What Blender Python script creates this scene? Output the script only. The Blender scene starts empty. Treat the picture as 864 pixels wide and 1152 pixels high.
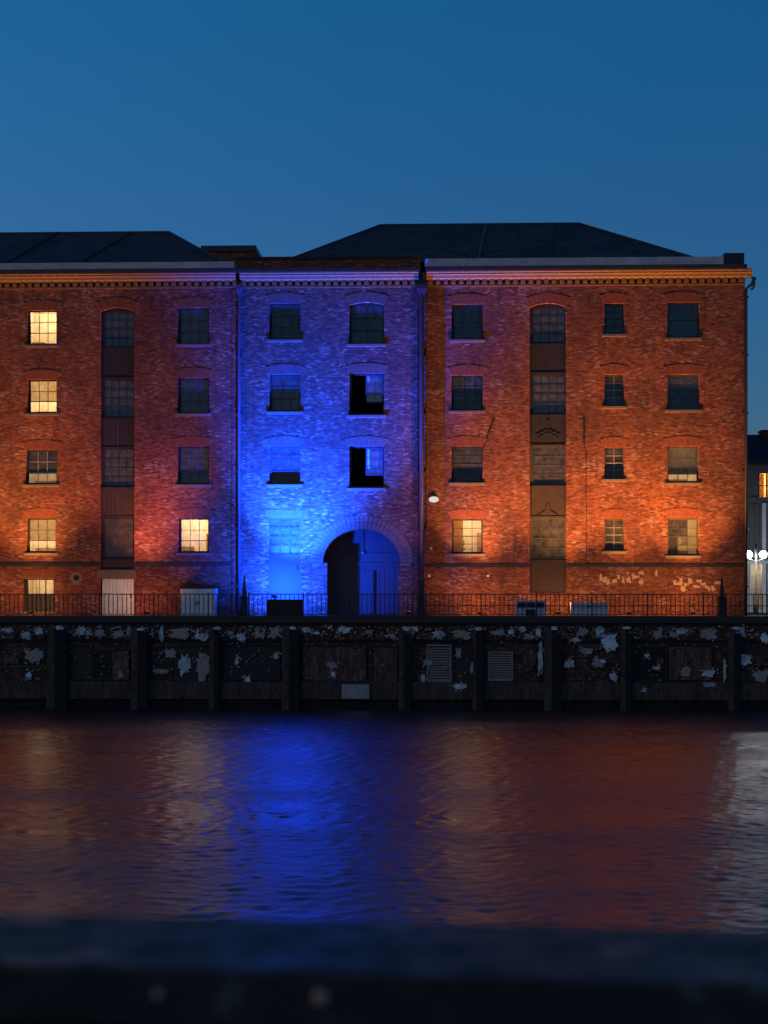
import bpy, bmesh, math, random
from mathutils import Vector, Matrix
random.seed(7)
R = math.radians
sc = bpy.context.scene
col = sc.collection

# ------------------------------------------------------------------ survey
F = 1800.0; HOR = 656.0; ZC = 5.9; YAW = R(2.2)
FY = 78.0          # plane of the brick facades
QY = 75.0          # face of the far quay wall
QZ = 4.3           # level of both quays above the water
fwd = Vector((-math.sin(YAW), math.cos(YAW), 0)); rgt = Vector((math.cos(YAW), math.sin(YAW), 0))

def X(px, Y=FY):
    d = fwd + rgt * ((px - 432) / F)
    return d.x / d.y * Y
def Z(py, px=432, Y=FY):
    d = fwd + rgt * ((px - 432) / F)
    return ZC - (py - HOR) / F * Y / d.y

# ------------------------------------------------------------------ helpers
class MB:
    def __init__(s): s.v = []; s.f = []
    def box(s, x0, x1, y0, y1, z0, z1):
        b = len(s.v)
        s.v += [(x0,y0,z0),(x1,y0,z0),(x1,y1,z0),(x0,y1,z0),(x0,y0,z1),(x1,y0,z1),(x1,y1,z1),(x0,y1,z1)]
        s.f += [tuple(b+i for i in q) for q in ((0,3,2,1),(4,5,6,7),(0,1,5,4),(1,2,6,5),(2,3,7,6),(3,0,4,7))]
        return s
    def prism(s, pts, y0, y1):            # outline in x,z pushed along y
        n = len(pts); b = len(s.v)
        s.v += [(x, y0, z) for x, z in pts] + [(x, y1, z) for x, z in pts]
        s.f.append(tuple(b+i for i in range(n))); s.f.append(tuple(b+n+i for i in reversed(range(n))))
        for i in range(n):
            j = (i+1) % n
            s.f.append((b+i, b+n+i, b+n+j, b+j))
        return s
    def loft(s, rings):                   # list of rings of 3-D points
        b = len(s.v); n = len(rings[0])
        for r in rings: s.v += [tuple(p) for p in r]
        for k in range(len(rings)-1):
            for i in range(n):
                j = (i+1) % n
                s.f.append((b+k*n+i, b+k*n+j, b+(k+1)*n+j, b+(k+1)*n+i))
        s.f.append(tuple(b+i for i in reversed(range(n)))); s.f.append(tuple(b+(len(rings)-1)*n+i for i in range(n)))
        return s
    def tube(s, pts, r, n=10):
        pts = [Vector(p) for p in pts]; rs = r if isinstance(r, (list, tuple)) else [r]*len(pts)
        rings = []
        for i, p in enumerate(pts):
            d = (pts[min(i+1, len(pts)-1)] - pts[max(i-1, 0)]).normalized()
            a = d.cross(Vector((0,1,0)) if abs(d.y) < .9 else Vector((1,0,0))).normalized(); c = d.cross(a)
            rings.append([p + (a*math.cos(t) + c*math.sin(t))*rs[i] for t in [2*math.pi*k/n for k in range(n)]])
        return s.loft(rings)
    def ball(s, c, r, n=12, sz=1.0):
        rings = []
        for k in range(1, n):
            t = math.pi*k/n
            rings.append([(c[0]+r*math.sin(t)*math.cos(2*math.pi*i/16), c[1]+r*math.sin(t)*math.sin(2*math.pi*i/16), c[2]-sz*r*math.cos(t)) for i in range(16)])
        return s.loft(rings)
    def build(s, name, m, parent=None, bevel=0, smooth=False):
        off = wl(parent) if parent else Vector((0,0,0))
        me = bpy.data.meshes.new(name)
        me.from_pydata([(x-off.x, y-off.y, z-off.z) for x, y, z in s.v], [], s.f)
        bm = bmesh.new(); bm.from_mesh(me); bmesh.ops.recalc_face_normals(bm, faces=bm.faces)
        bm.to_mesh(me); bm.free()
        if smooth: me.polygons.foreach_set('use_smooth', [True]*len(me.polygons))
        return link(name, me, m, parent, bevel)

def wl(o):
    v = Vector(o.location)
    while o.parent: o = o.parent; v += Vector(o.location)
    return v
def link(name, me, m, parent=None, bevel=0):
    o = bpy.data.objects.new(name, me); col.objects.link(o)
    me.materials.append(m)
    if parent: o.parent = parent
    if bevel:
        b = o.modifiers.new('bevel', 'BEVEL'); b.width = bevel; b.segments = 2; b.limit_method = 'ANGLE'; b.angle_limit = R(40)
    return o
def tag(o, label=None, cat=None, group=None, kind=None):
    if label: o['label'] = label
    if cat: o['category'] = cat
    if group: o['group'] = group
    if kind: o['kind'] = kind
    return o
def thing(name, loc, label, cat, group=None):
    o = bpy.data.objects.new(name, None); col.objects.link(o); o.location = loc; o.empty_display_size = .3
    return tag(o, label, cat, group)

def holed_wall(name, outer, holes, y0, thick, m, parent):
    cu = bpy.data.curves.new(name, 'CURVE'); cu.dimensions = '2D'; cu.fill_mode = 'BOTH'
    cu.extrude = thick/2
    for pts in [outer] + holes:
        sp = cu.splines.new('POLY'); sp.points.add(len(pts)-1); sp.use_cyclic_u = True
        for p, (x, z) in zip(sp.points, pts): p.co = (x, z, 0, 1)
    t = bpy.data.objects.new('t', cu); col.objects.link(t)
    dg = bpy.context.evaluated_depsgraph_get()
    me = bpy.data.meshes.new_from_object(t.evaluated_get(dg))
    bpy.data.objects.remove(t); bpy.data.curves.remove(cu)
    off = wl(parent)
    for v in me.vertices:
        x, z, e = v.co
        v.co = (x-off.x, y0 + thick/2 - e - off.y, z-off.z)
    bm = bmesh.new(); bm.from_mesh(me); bmesh.ops.remove_doubles(bm, verts=bm.verts, dist=1e-4)
    bmesh.ops.recalc_face_normals(bm, faces=bm.faces); bm.to_mesh(me); bm.free()
    me.name = name
    me.materials.clear()
    return link(name, me, m, parent)

# ------------------------------------------------------------------ materials
class NT:
    def __init__(s, name):
        s.m = bpy.data.materials.new(name); s.m.use_nodes = True; s.t = s.m.node_tree; s.t.nodes.clear()
        s.out = s.n('ShaderNodeOutputMaterial')
    def n(s, typ, **kw):
        nd = s.t.nodes.new(typ)
        for k, v in kw.items(): setattr(nd, k, v)
        return nd
    def l(s, a, b): s.t.links.new(a, b)
    def math(s, op, a, b=None, c=None, clamp=False):
        nd = s.n('ShaderNodeMath', operation=op); nd.use_clamp = clamp
        for i, v in enumerate((a, b, c)):
            if v is None: continue
            if isinstance(v, (int, float)): nd.inputs[i].default_value = v
            else: s.l(v, nd.inputs[i])
        return nd.outputs[0]
    def ramp(s, fac, stops, interp='LINEAR'):
        nd = s.n('ShaderNodeValToRGB'); cr = nd.color_ramp; cr.interpolation = interp
        while len(cr.elements) < len(stops): cr.elements.new(1)
        for e, (p, c) in zip(cr.elements, stops):
            e.position = p; e.color = (*c, 1) if not isinstance(c, (int, float)) else (c, c, c, 1)
        s.l(fac, nd.inputs[0]); return nd.outputs[0]
    def mix(s, fac, a, b, blend='MIX'):
        nd = s.n('ShaderNodeMix', data_type='RGBA', blend_type=blend)
        for sock, v in ((nd.inputs[0], fac), (nd.inputs[6], a), (nd.inputs[7], b)):
            if isinstance(v, (int, float)): sock.default_value = v
            elif isinstance(v, tuple): sock.default_value = (*v, 1)
            else: s.l(v, sock)
        return nd.outputs[2]
    def coords(s, scale=(1,1,1), kind='Object'):
        tc = s.n('ShaderNodeTexCoord'); mp = s.n('ShaderNodeMapping'); mp.inputs['Scale'].default_value = scale
        s.l(tc.outputs[kind], mp.inputs[0]); return mp.outputs[0]
    def noise(s, vec, scale, detail=4, rough=.6, dist=0):
        nd = s.n('ShaderNodeTexNoise'); nd.inputs['Scale'].default_value = scale; nd.inputs['Detail'].default_value = detail
        nd.inputs['Roughness'].default_value = rough; nd.inputs['Distortion'].default_value = dist
        s.l(vec, nd.inputs['Vector']); return nd.outputs['Fac']
    def bump(s, h, strength, dist, normal=None):
        nd = s.n('ShaderNodeBump'); nd.inputs['Strength'].default_value = strength; nd.inputs['Distance'].default_value = dist
        s.l(h, nd.inputs['Height'])
        if normal: s.l(normal, nd.inputs['Normal'])
        return nd.outputs[0]
    def bsdf(s, color, rough=.7, metal=0, normal=None, spec=.5, **kw):
        b = s.n('ShaderNodeBsdfPrincipled')
        for k, v in (('Base Color', color), ('Roughness', rough), ('Metallic', metal), ('Specular IOR Level', spec)):
            if isinstance(v, tuple): b.inputs[k].default_value = (*v, 1)
            elif isinstance(v, (int, float)): b.inputs[k].default_value = v
            else: s.l(v, b.inputs[k])
        if normal: s.l(normal, b.inputs['Normal'])
        for k, v in kw.items(): b.inputs[k].default_value = v
        s.l(b.outputs[0], s.out.inputs[0]); return s.m

def plain(name, c, rough=.6, var=.35, scale=6, metal=0, bump=.2, spec=.4):
    n = NT(name); v = n.coords(); f = n.noise(v, scale, 6, .65); g = n.noise(v, scale*7, 3, .6)
    f2 = n.math('ADD', n.math('MULTIPLY', f, .7), n.math('MULTIPLY', g, .3))
    cc = n.ramp(f2, [(.3, tuple(k*(1-var) for k in c)), (.7, tuple(min(1, k*(1+var)) for k in c))])
    rr = n.math('ADD', n.math('MULTIPLY', f, .3), rough-.15)
    return n.bsdf(cc, rr, metal, n.bump(f2, bump, .01), spec)

def brick(name, ax='X', bw=.215, bh=.072, tint=(1,1,1), bright=1.0, soot=.55):
    n = NT(name); tc = n.n('ShaderNodeTexCoord'); sp = n.n('ShaderNodeSeparateXYZ'); n.l(tc.outputs['Object'], sp.inputs[0])
    x = sp.outputs[ax]; z = sp.outputs['Z']
    # slightly wandering courses
    cb = n.n('ShaderNodeCombineXYZ'); n.l(x, cb.inputs[0]); n.l(z, cb.inputs[2])
    vec = cb.outputs[0]
    wob = n.math('MULTIPLY', n.math('SUBTRACT', n.noise(vec, .9, 2), .5), .05)
    zz = n.math('ADD', z, wob)
    row = n.math('FLOOR', n.math('DIVIDE', zz, bh))
    xo = n.math('ADD', n.math('DIVIDE', x, bw), n.math('MULTIPLY', n.math('MODULO', row, 2), .5))
    xo = n.math('ADD', xo, n.math('MULTIPLY', n.math('SINE', n.math('MULTIPLY', row, 7.3)), .13))
    cl = n.math('FLOOR', xo)
    fx = n.math('FRACT', xo); fz = n.math('FRACT', n.math('DIVIDE', zz, bh))
    c2 = n.n('ShaderNodeCombineXYZ'); n.l(cl, c2.inputs[0]); n.l(row, c2.inputs[1])
    wn = n.n('ShaderNodeTexWhiteNoise', noise_dimensions='2D'); n.l(c2.outputs[0], wn.inputs['Vector'])
    rnd = wn.outputs['Value']
    clump = n.noise(vec, 2.0, 6, .75, .6)
    st = n.n('ShaderNodeMapping'); st.inputs['Scale'].default_value = (1, 1, 2.4); n.l(vec, st.inputs[0])
    clump2 = n.noise(st.outputs[0], 3.4, 3, .6, .4)
    key = n.math('ADD', n.math('MULTIPLY', rnd, .26), n.math('MULTIPLY', n.math('ADD', clump, clump2), .45))
    B = [(.30, (.055,.020,.016)), (.41, (.115,.036,.024)), (.50, (.19,.056,.030)), (.60, (.265,.083,.041)), (.70, (.34,.125,.06)), (.84, (.42,.21,.12))]
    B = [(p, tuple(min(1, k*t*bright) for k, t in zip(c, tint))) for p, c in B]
    c = n.ramp(key, B)
    # pale chipped or limed bricks
    wn2 = n.n('ShaderNodeTexWhiteNoise', noise_dimensions='3D'); 
    c3 = n.n('ShaderNodeCombineXYZ'); n.l(cl, c3.inputs[0]); n.l(row, c3.inputs[1]); c3.inputs[2].default_value = 4.2
    n.l(c3.outputs[0], wn2.inputs['Vector'])
    limy = n.noise(vec, .8, 5, .7, .8)
    pale = n.math('GREATER_THAN', n.math('ADD', wn2.outputs['Value'], n.math('MULTIPLY', limy, 1.5)), 1.70)
    c = n.mix(n.math('MULTIPLY', pale, .42), c, (.55*bright, .42*bright, .34*bright))
    # sooty drifts
    soo = n.ramp(n.noise(vec, .28, 5, .65, .5), [(.42, 0.0), (.66, soot)])
    c = n.mix(soo, c, (.045,.024,.022))
    hue = n.ramp(n.noise(vec, .16, 4, .6, .6), [(.40, 0.0), (.62, .55)])
    c = n.mix(hue, c, n.mix(1.0, c, (.62,.60,.78), 'MULTIPLY'))
    sv = n.n('ShaderNodeMapping'); sv.inputs['Scale'].default_value = (2.6, 1, .16); n.l(vec, sv.inputs[0])
    run = n.ramp(n.noise(sv.outputs[0], 1.0, 5, .65), [(.55, 0.0), (.68, .5)])
    c = n.mix(run, c, (.055,.032,.028))
    # mortar
    mx = n.math('LESS_THAN', fx, .055); mz = n.math('LESS_THAN', fz, .15)
    mo = n.math('MAXIMUM', mx, mz)
    c = n.mix(n.math('MULTIPLY', mo, .55), c, (.17,.11,.085))
    h = n.math('SUBTRACT', n.math('ADD', n.math('MULTIPLY', rnd, .6), n.math('MULTIPLY', clump2, .9)), n.math('MULTIPLY', mo, .8))
    nb = n.bump(h, .9, .022)
    return n.bsdf(c, .88, 0, nb, .2)

M = {}
M['brick'] = brick('brick')
M['brick_y'] = brick('brick_side', 'Y')
M['brick_bluelit'] = brick('brick_bay', bright=1.12, tint=(.62,1.05,1.45), soot=.35)  # blue floodlight put into the tint of the common brick
M['brick_plinth'] = brick('brick_plinth', bright=.95, soot=.35)
M['brick_dark'] = brick('brick_parapet', bright=.9, soot=.5)
M['arch_brick'] = plain('rubbed_brick', (.235,.066,.032), .85, .6, 7, bump=.5)
M['arch_brick_bluelit'] = plain('rubbed_brick_bay', (.15,.105,.085), .85, .5, 9, bump=.5)  # red taken down to carry the blue floodlight in the colour
M['cornice'] = plain('cornice_brick', (.22,.12,.035), .8, .35, 5, bump=.5)
M['stone'] = plain('stone', (.17,.13,.095), .8, .3, 5, bump=.4)
M['lead'] = plain('lead', (.50,.47,.46), .6, .35, 1.6, bump=.3)
M['gutter'] = plain('gutter_paint', (.02,.021,.024), .5, .3, 4)
M['iron'] = plain('iron', (.018,.018,.02), .5, .3, 20)
M['rail_iron'] = plain('rail_iron', (.028,.02,.018), .55, .3, 20)
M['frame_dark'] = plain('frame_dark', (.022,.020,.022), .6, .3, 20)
M['frame_brown'] = plain('frame_brown', (.075,.058,.046), .6, .3, 20)
M['bar_grey'] = plain('bar_grey', (.15,.15,.15), .6, .3, 20)
M['bar_mid'] = plain('bar_mid', (.09,.085,.08), .6, .3, 20)
M['bar_pale'] = plain('bar_pale', (.32,.29,.24), .6, .3, 20)
M['blue_frame'] = plain('bay_frame', (.06,.05,.07), .6, .2, 20)
M['panel_dark'] = plain('panel_dark', (.020,.018,.020), .7, .3, 2.5, bump=.4)
M['panel_brown'] = plain('panel_brown', (.042,.028,.021), .7, .3, 2.5, bump=.4)
M['door_white'] = plain('door_white', (.62,.80,.66), .6, .2, 2, bump=.1)
M['door_grey'] = plain('door_grey', (.74,.76,.72), .6, .2, 2, bump=.1)
M['gate'] = plain('gate_paint', (.06,.065,.07), .65, .15, 1.4, bump=.1)
M['cab_blue'] = plain('cabinet_paint', (.58,.62,.70), .55, .2, 3)
M['cab_grey'] = plain('cabinet_grey', (.78,.76,.76), .55, .2, 3)
M['cab_dark'] = plain('cabinet_dark', (.015,.018,.025), .5, .2, 3)
M['white'] = plain('white_paint', (.75,.75,.74), .5, .08, 3, bump=.05)
M['render_grey'] = plain('render_grey', (.13,.13,.125), .8, .15, 2)
M['cream'] = plain('cream_plaster', (.66,.58,.44), .85, .08, 2, bump=.05)
M['pave'] = plain('paving', (.13,.12,.115), .75, .3, 2.2, bump=.4)
M['ground'] = plain('ground', (.06,.06,.058), .9, .3, .8, bump=.4)
M['plaster_patch'] = plain('old_plaster', (.40,.27,.19), .9, .45, 9, bump=.6)
M['wood'] = plain('shelf_wood', (.28,.16,.07), .6, .3, 5)
M['blind_grey'] = plain('blind_grey', (.16,.17,.19), .85, .25, 3.5, bump=.1)
M['blind_dim'] = plain('blind_dim', (.075,.072,.075), .85, .35, 3.5, bump=.1)
M['blind_teal'] = plain('blind_teal', (.03,.05,.065), .8, .35, 3.5, bump=.1)  # sky reflected in the panes is put into this blind's teal
M['void'] = plain('room_shadow', (.012,.012,.013), .9, .2, 3)

def slate():
    n = NT('slate'); tc = n.n('ShaderNodeTexCoord'); sp = n.n('ShaderNodeSeparateXYZ'); n.l(tc.outputs['Object'], sp.inputs[0])
    x, z = sp.outputs['X'], sp.outputs['Z']
    r = n.math('FLOOR', n.math('DIVIDE', z, .11)); xo = n.math('ADD', n.math('DIVIDE', x, .45), n.math('MULTIPLY', n.math('MODULO', r, 2), .5))
    cb = n.n('ShaderNodeCombineXYZ'); n.l(n.math('FLOOR', xo), cb.inputs[0]); n.l(r, cb.inputs[1])
    wn = n.n('ShaderNodeTexWhiteNoise', noise_dimensions='2D'); n.l(cb.outputs[0], wn.inputs['Vector'])
    big = n.noise(tc.outputs['Object'], .5, 4)
    seam = n.math('LESS_THAN', n.math('FRACT', n.math('DIVIDE', x, .9)), .07)
    k = n.math('ADD', n.math('MULTIPLY', wn.outputs[0], .4), n.math('MULTIPLY', big, .6))
    c = n.ramp(k, [(.2, (.010,.013,.017)), (.8, (.045,.052,.060))])
    gap = n.math('LESS_THAN', n.math('FRACT', xo), .08)
    h = n.math('ADD', n.math('FRACT', n.math('DIVIDE', z, -.11)), n.math('MULTIPLY', seam, 1.2))
    return n.bsdf(c, .75, 0, n.bump(n.math('SUBTRACT', h, gap), .6, .03), .25)
M['slate'] = slate()

def glass(name, rough=.03, k=1.0, tint=(1,1,1)):
    n = NT(name); v = n.coords()
    w = n.noise(v, 2.2, 2); nb = n.bump(w, .25, .03)
    fr = n.n('ShaderNodeFresnel'); fr.inputs['IOR'].default_value = 1.5; n.l(nb, fr.inputs['Normal'])
    t = n.n('ShaderNodeBsdfTransparent'); t.inputs[0].default_value = (*tint, 1)
    g = n.n('ShaderNodeBsdfGlossy'); g.inputs['Roughness'].default_value = rough; n.l(nb, g.inputs['Normal'])
    mx = n.n('ShaderNodeMixShader'); n.l(n.math('MULTIPLY', fr.outputs[0], k, clamp=True), mx.inputs[0])
    n.l(t.outputs[0], mx.inputs[1]); n.l(g.outputs[0], mx.inputs[2])
    # a film of grime scatters the light that falls on the pane
    d = n.n('ShaderNodeBsdfDiffuse'); d.inputs[0].default_value = (.35,.36,.36,1)
    m2 = n.n('ShaderNodeMixShader'); n.l(n.ramp(n.noise(v, 3.5, 5), [(.35, .04), (.75, .20)]), m2.inputs[0])
    n.l(mx.outputs[0], m2.inputs[1]); n.l(d.outputs[0], m2.inputs[2]); n.l(m2.outputs[0], n.out.inputs[0]); return n.m
M['glass'] = glass('window_glass', .03, .75)
M['glass_frost'] = glass('frosted_glass', .3, 1.0, (.9,.85,.7))

def fabric_lit(name, c):                   # thin blind: light passes through it
    n = NT(name); v = n.coords((6,1,1)); f = n.noise(v, 3, 3)
    cc = n.ramp(f, [(.3, tuple(k*.5 for k in c)), (.7, c)])
    d = n.n('ShaderNodeBsdfDiffuse'); t = n.n('ShaderNodeBsdfTranslucent'); n.l(cc, d.inputs[0]); n.l(cc, t.inputs[0])
    mx = n.n('ShaderNodeMixShader'); mx.inputs[0].default_value = .65
    n.l(d.outputs[0], mx.inputs[1]); n.l(t.outputs[0], mx.inputs[2]); n.l(mx.outputs[0], n.out.inputs[0]); return n.m
M['curtain'] = fabric_lit('thin_curtain', (.92,.82,.62))
M['curtain_amber'] = fabric_lit('amber_curtain', (.75,.45,.12))
M['blind_thin'] = fabric_lit('thin_blind', (.30,.27,.22))

def emit(name, c, s):
    n = NT(name); e = n.n('ShaderNodeEmission'); e.inputs[0].default_value = (*c, 1); e.inputs[1].default_value = s
    n.l(e.outputs[0], n.out.inputs[0]); return n.m
M['lamp_glow'] = emit('lamp_glow', (.90,.96,1.0), 75)
M['bulkhead'] = emit('bulkhead_glow', (1,.82,.78), .8)
M['led_blue'] = emit('led_blue', (.02,.12,1.0), 3)
M['led_warm'] = emit('led_warm', (1.0,.42,.12), 2)

def quay_mat():
    n = NT('quay_masonry'); tc = n.n('ShaderNodeTexCoord'); sp = n.n('ShaderNodeSeparateXYZ'); n.l(tc.outputs['Object'], sp.inputs[0])
    x, z = sp.outputs['X'], sp.outputs['Z']; v = tc.outputs['Object']
    bt = n.n('ShaderNodeTexBrick'); cb = n.n('ShaderNodeCombineXYZ'); n.l(x, cb.inputs[0]); n.l(z, cb.inputs[1]); n.l(cb.outputs[0], bt.inputs['Vector'])
    bt.inputs['Scale'].default_value = 1; bt.inputs['Brick Width'].default_value = .45; bt.inputs['Row Height'].default_value = .17; bt.inputs['Mortar Size'].default_value = .018
    bt.inputs['Color1'].default_value = (.040,.022,.015,1); bt.inputs['Color2'].default_value = (.13,.07,.045,1); bt.inputs['Mortar'].default_value = (.02,.015,.012,1)
    f = n.noise(v, 1.1, 6, .7, .4)
    c = n.mix(n.ramp(f, [(.40, 0.), (.62, .85)]), bt.outputs['Color'], (.030,.020,.015))
    lime = n.ramp(n.noise(v, 2.7, 7, .72, 1.2), [(.57, 0.), (.64, .9)])
    c = n.mix(n.math('MULTIPLY', lime, .8), c, (.26,.21,.17))
    rust = n.ramp(n.noise(v, 1.7, 5, .7), [(.56, 0.), (.66, .6)])
    c = n.mix(rust, c, (.09,.045,.03))
    # algae below the tide line
    tide = n.math('LESS_THAN', n.math('ADD', z, n.math('MULTIPLY', f, .25)), .62)
    c = n.mix(tide, c, (.008,.009,.008))
    h = n.math('ADD', n.math('MULTIPLY', bt.outputs['Fac'], -.6), n.math('MULTIPLY', f, 1.2))
    return n.bsdf(c, .8, 0, n.bump(h, 1, .06), .3)
M['quay'] = quay_mat()
M['concrete'] = plain('quay_concrete', (.070,.055,.045), .85, .45, 1.4, bump=.7)
def streaked(name, c1, c2):
    n = NT(name); v = n.coords((2.2,1,.35)); a = n.noise(v, 2.2, 6, .7, .6); bb = n.noise(n.coords(), 3.1, 7, .75, .8)
    k = n.math('ADD', n.math('MULTIPLY', a, .5), n.math('MULTIPLY', bb, .5))
    c = n.ramp(k, [(.36, tuple(x*.3 for x in c1)), (.50, c1), (.62, c2), (.70, tuple(min(1, x*1.7) for x in c2))])
    return n.bsdf(c, .8, 0, n.bump(k, 1, .06), .3)
M['concrete'] = streaked('quay_concrete', (.060,.045,.036), (.12,.085,.065))
M['flake_rust'] = streaked('flaked_render_rust', (.09,.05,.035), (.22,.13,.09))
M['timber'] = plain('fender_timber', (.010,.010,.011), .9, .3, 5, bump=.5)
M['coping'] = plain('coping_stone', (.035,.028,.024), .8, .4, 1.8, bump=.5)
M['flake'] = plain('flaked_render', (.46,.55,.55), .85, .7, 4, bump=.6)
M['flake_dim'] = plain('flaked_render_dim', (.30,.28,.25), .85, .5, 9, bump=.6)
M['louvre'] = plain('louvre_paint', (.24,.20,.18), .75, .35, 4, bump=.4)

def water():
    n = NT('water_surface')
    c = n.noise(n.coords((1, 1.3, 1)), 9, 3, .6)
    nb = n.bump(c, 1.0, WB)
    ro = n.ramp(n.noise(n.coords((.09,.35,1)), .6, 3), [(.35, WR*.8), (.65, WR*1.2)])
    return n.bsdf((.003,.006,.010), ro, 0, nb, .5, **{'IOR': WI})
WS, WB, WR, WI = .10, .010, .33, 2.15
M['water'] = water()

# ------------------------------------------------------------------ setting
W = 260
def make_water():
    import numpy as np
    fine = 23.0; st = .06
    xs = np.concatenate([-fine-np.geomspace(235, .3, 60), np.arange(-fine, fine, st), fine+np.geomspace(.3, 235, 60)])
    ys = np.concatenate([np.linspace(-8, 21, 60), np.arange(21.2, QY+.25, st)])
    gx, gy = np.meshgrid(xs, ys); rs = np.random.RandomState(5); z = np.zeros_like(gx)
    N = 90; lam = np.geomspace(.18, .8, N)
    wt = (lam/lam.max())**.12; wt = wt/np.sqrt((wt**2).sum()/2)*WS
    for l, w_ in zip(lam, wt):
        k = 2*math.pi/l; a = rs.normal(math.pi/2+.25, .75); ph = rs.rand()*6.283
        # gusts: each train of waves swells and fades over the river
        g = 1+.45*np.sin(gx*.11*rs.uniform(.5,1.6)+rs.rand()*6)*np.sin(gy*.17*rs.uniform(.5,1.6)+rs.rand()*6)
        z += g*w_/k*np.sin(k*(gx*math.cos(a)+gy*math.sin(a))+ph)
    fade = np.clip(1-(np.abs(gx)-fine+1)/2, 0, 1)*np.clip((gy-20.5)/2, 0, 1)
    z *= fade
    h, w_ = gx.shape
    co_ = np.stack([gx.ravel(), gy.ravel(), z.ravel()], 1).astype(np.float32)
    idx = np.arange(h*w_).reshape(h, w_)
    q_ = np.stack([idx[:-1,:-1].ravel(), idx[:-1,1:].ravel(), idx[1:,1:].ravel(), idx[1:,:-1].ravel()], 1).astype(np.int32)
    me = bpy.data.meshes.new('water'); me.vertices.add(len(co_)); me.vertices.foreach_set('co', co_.ravel())
    me.loops.add(q_.size); me.loops.foreach_set('vertex_index', q_.ravel())
    me.polygons.add(len(q_)); me.polygons.foreach_set('loop_start', np.arange(0, q_.size, 4, dtype=np.int32)); me.polygons.foreach_set('loop_total', np.full(len(q_), 4, dtype=np.int32))
    me.update(calc_edges=True); me.polygons.foreach_set('use_smooth', [True]*len(q_))
    return link('water', me, M['water'])
tag(make_water(), kind='structure')
b = MB(); b.v = [(-900,QY+.9,QZ-.06),(900,QY+.9,QZ-.06),(900,1400,QZ-.06),(-900,1400,QZ-.06)]; b.f = [(0,1,2,3)]
tag(b.build('ground', M['ground']), kind='structure')
b = MB().box(-W, W, QY+.9, FY+1.5, QZ-.05, QZ)
tag(b.build('pavement', M['pave']), kind='structure')
b = MB().box(-W, W, -700, 1.7, QZ-.3, QZ)
tag(b.build('near_pavement', M['pave']), kind='structure')

# ------------------------------------------------------------------ windows
def frame_ring(b, x0, x1, z0, z1, y0, y1, t, tl=None, tb=None):
    tl = tl or t; tb = tb or t
    b.box(x0, x0+tl, y0, y1, z0, z1); b.box(x1-t, x1, y0, y1, z0, z1)
    b.box(x0+tl, x1-t, y0, y1, z0, z0+tb); b.box(x0+tl, x1-t, y0, y1, z1-t, z1)
def bars(b, x0, x1, z0, z1, nc, nr, y0, y1, t=.028):
    for i in range(1, nc):
        x = x0 + (x1-x0)*i/nc; b.box(x-t/2, x+t/2, y0, y1, z0, z1)
    for j in range(1, nr):
        z = z0 + (z1-z0)*j/nr; tt = t*1.5 if (nr > 2 and j == nr//2) else t
        b.box(x0, x1, y0+.004, y1-.004, z-tt/2, z+tt/2)

def px_rect(r, Y=FY):
    x0, y0, x1, y1 = r; xm = (x0+x1)/2
    return X(x0, Y), X(x1, Y), Z(y1, xm, Y), Z(y0, xm, Y)

def outline(x0, x1, z0, z1, rise=0):
    if not rise: return [(x0,z0),(x1,z0),(x1,z1),(x0,z1)]
    pts = [(x0,z0),(x1,z0)]
    for i in range(13):
        t = i/12; pts.append((x1+(x0-x1)*t, z1-rise + rise*(1-(2*t-1)**2)))
    return pts

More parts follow.
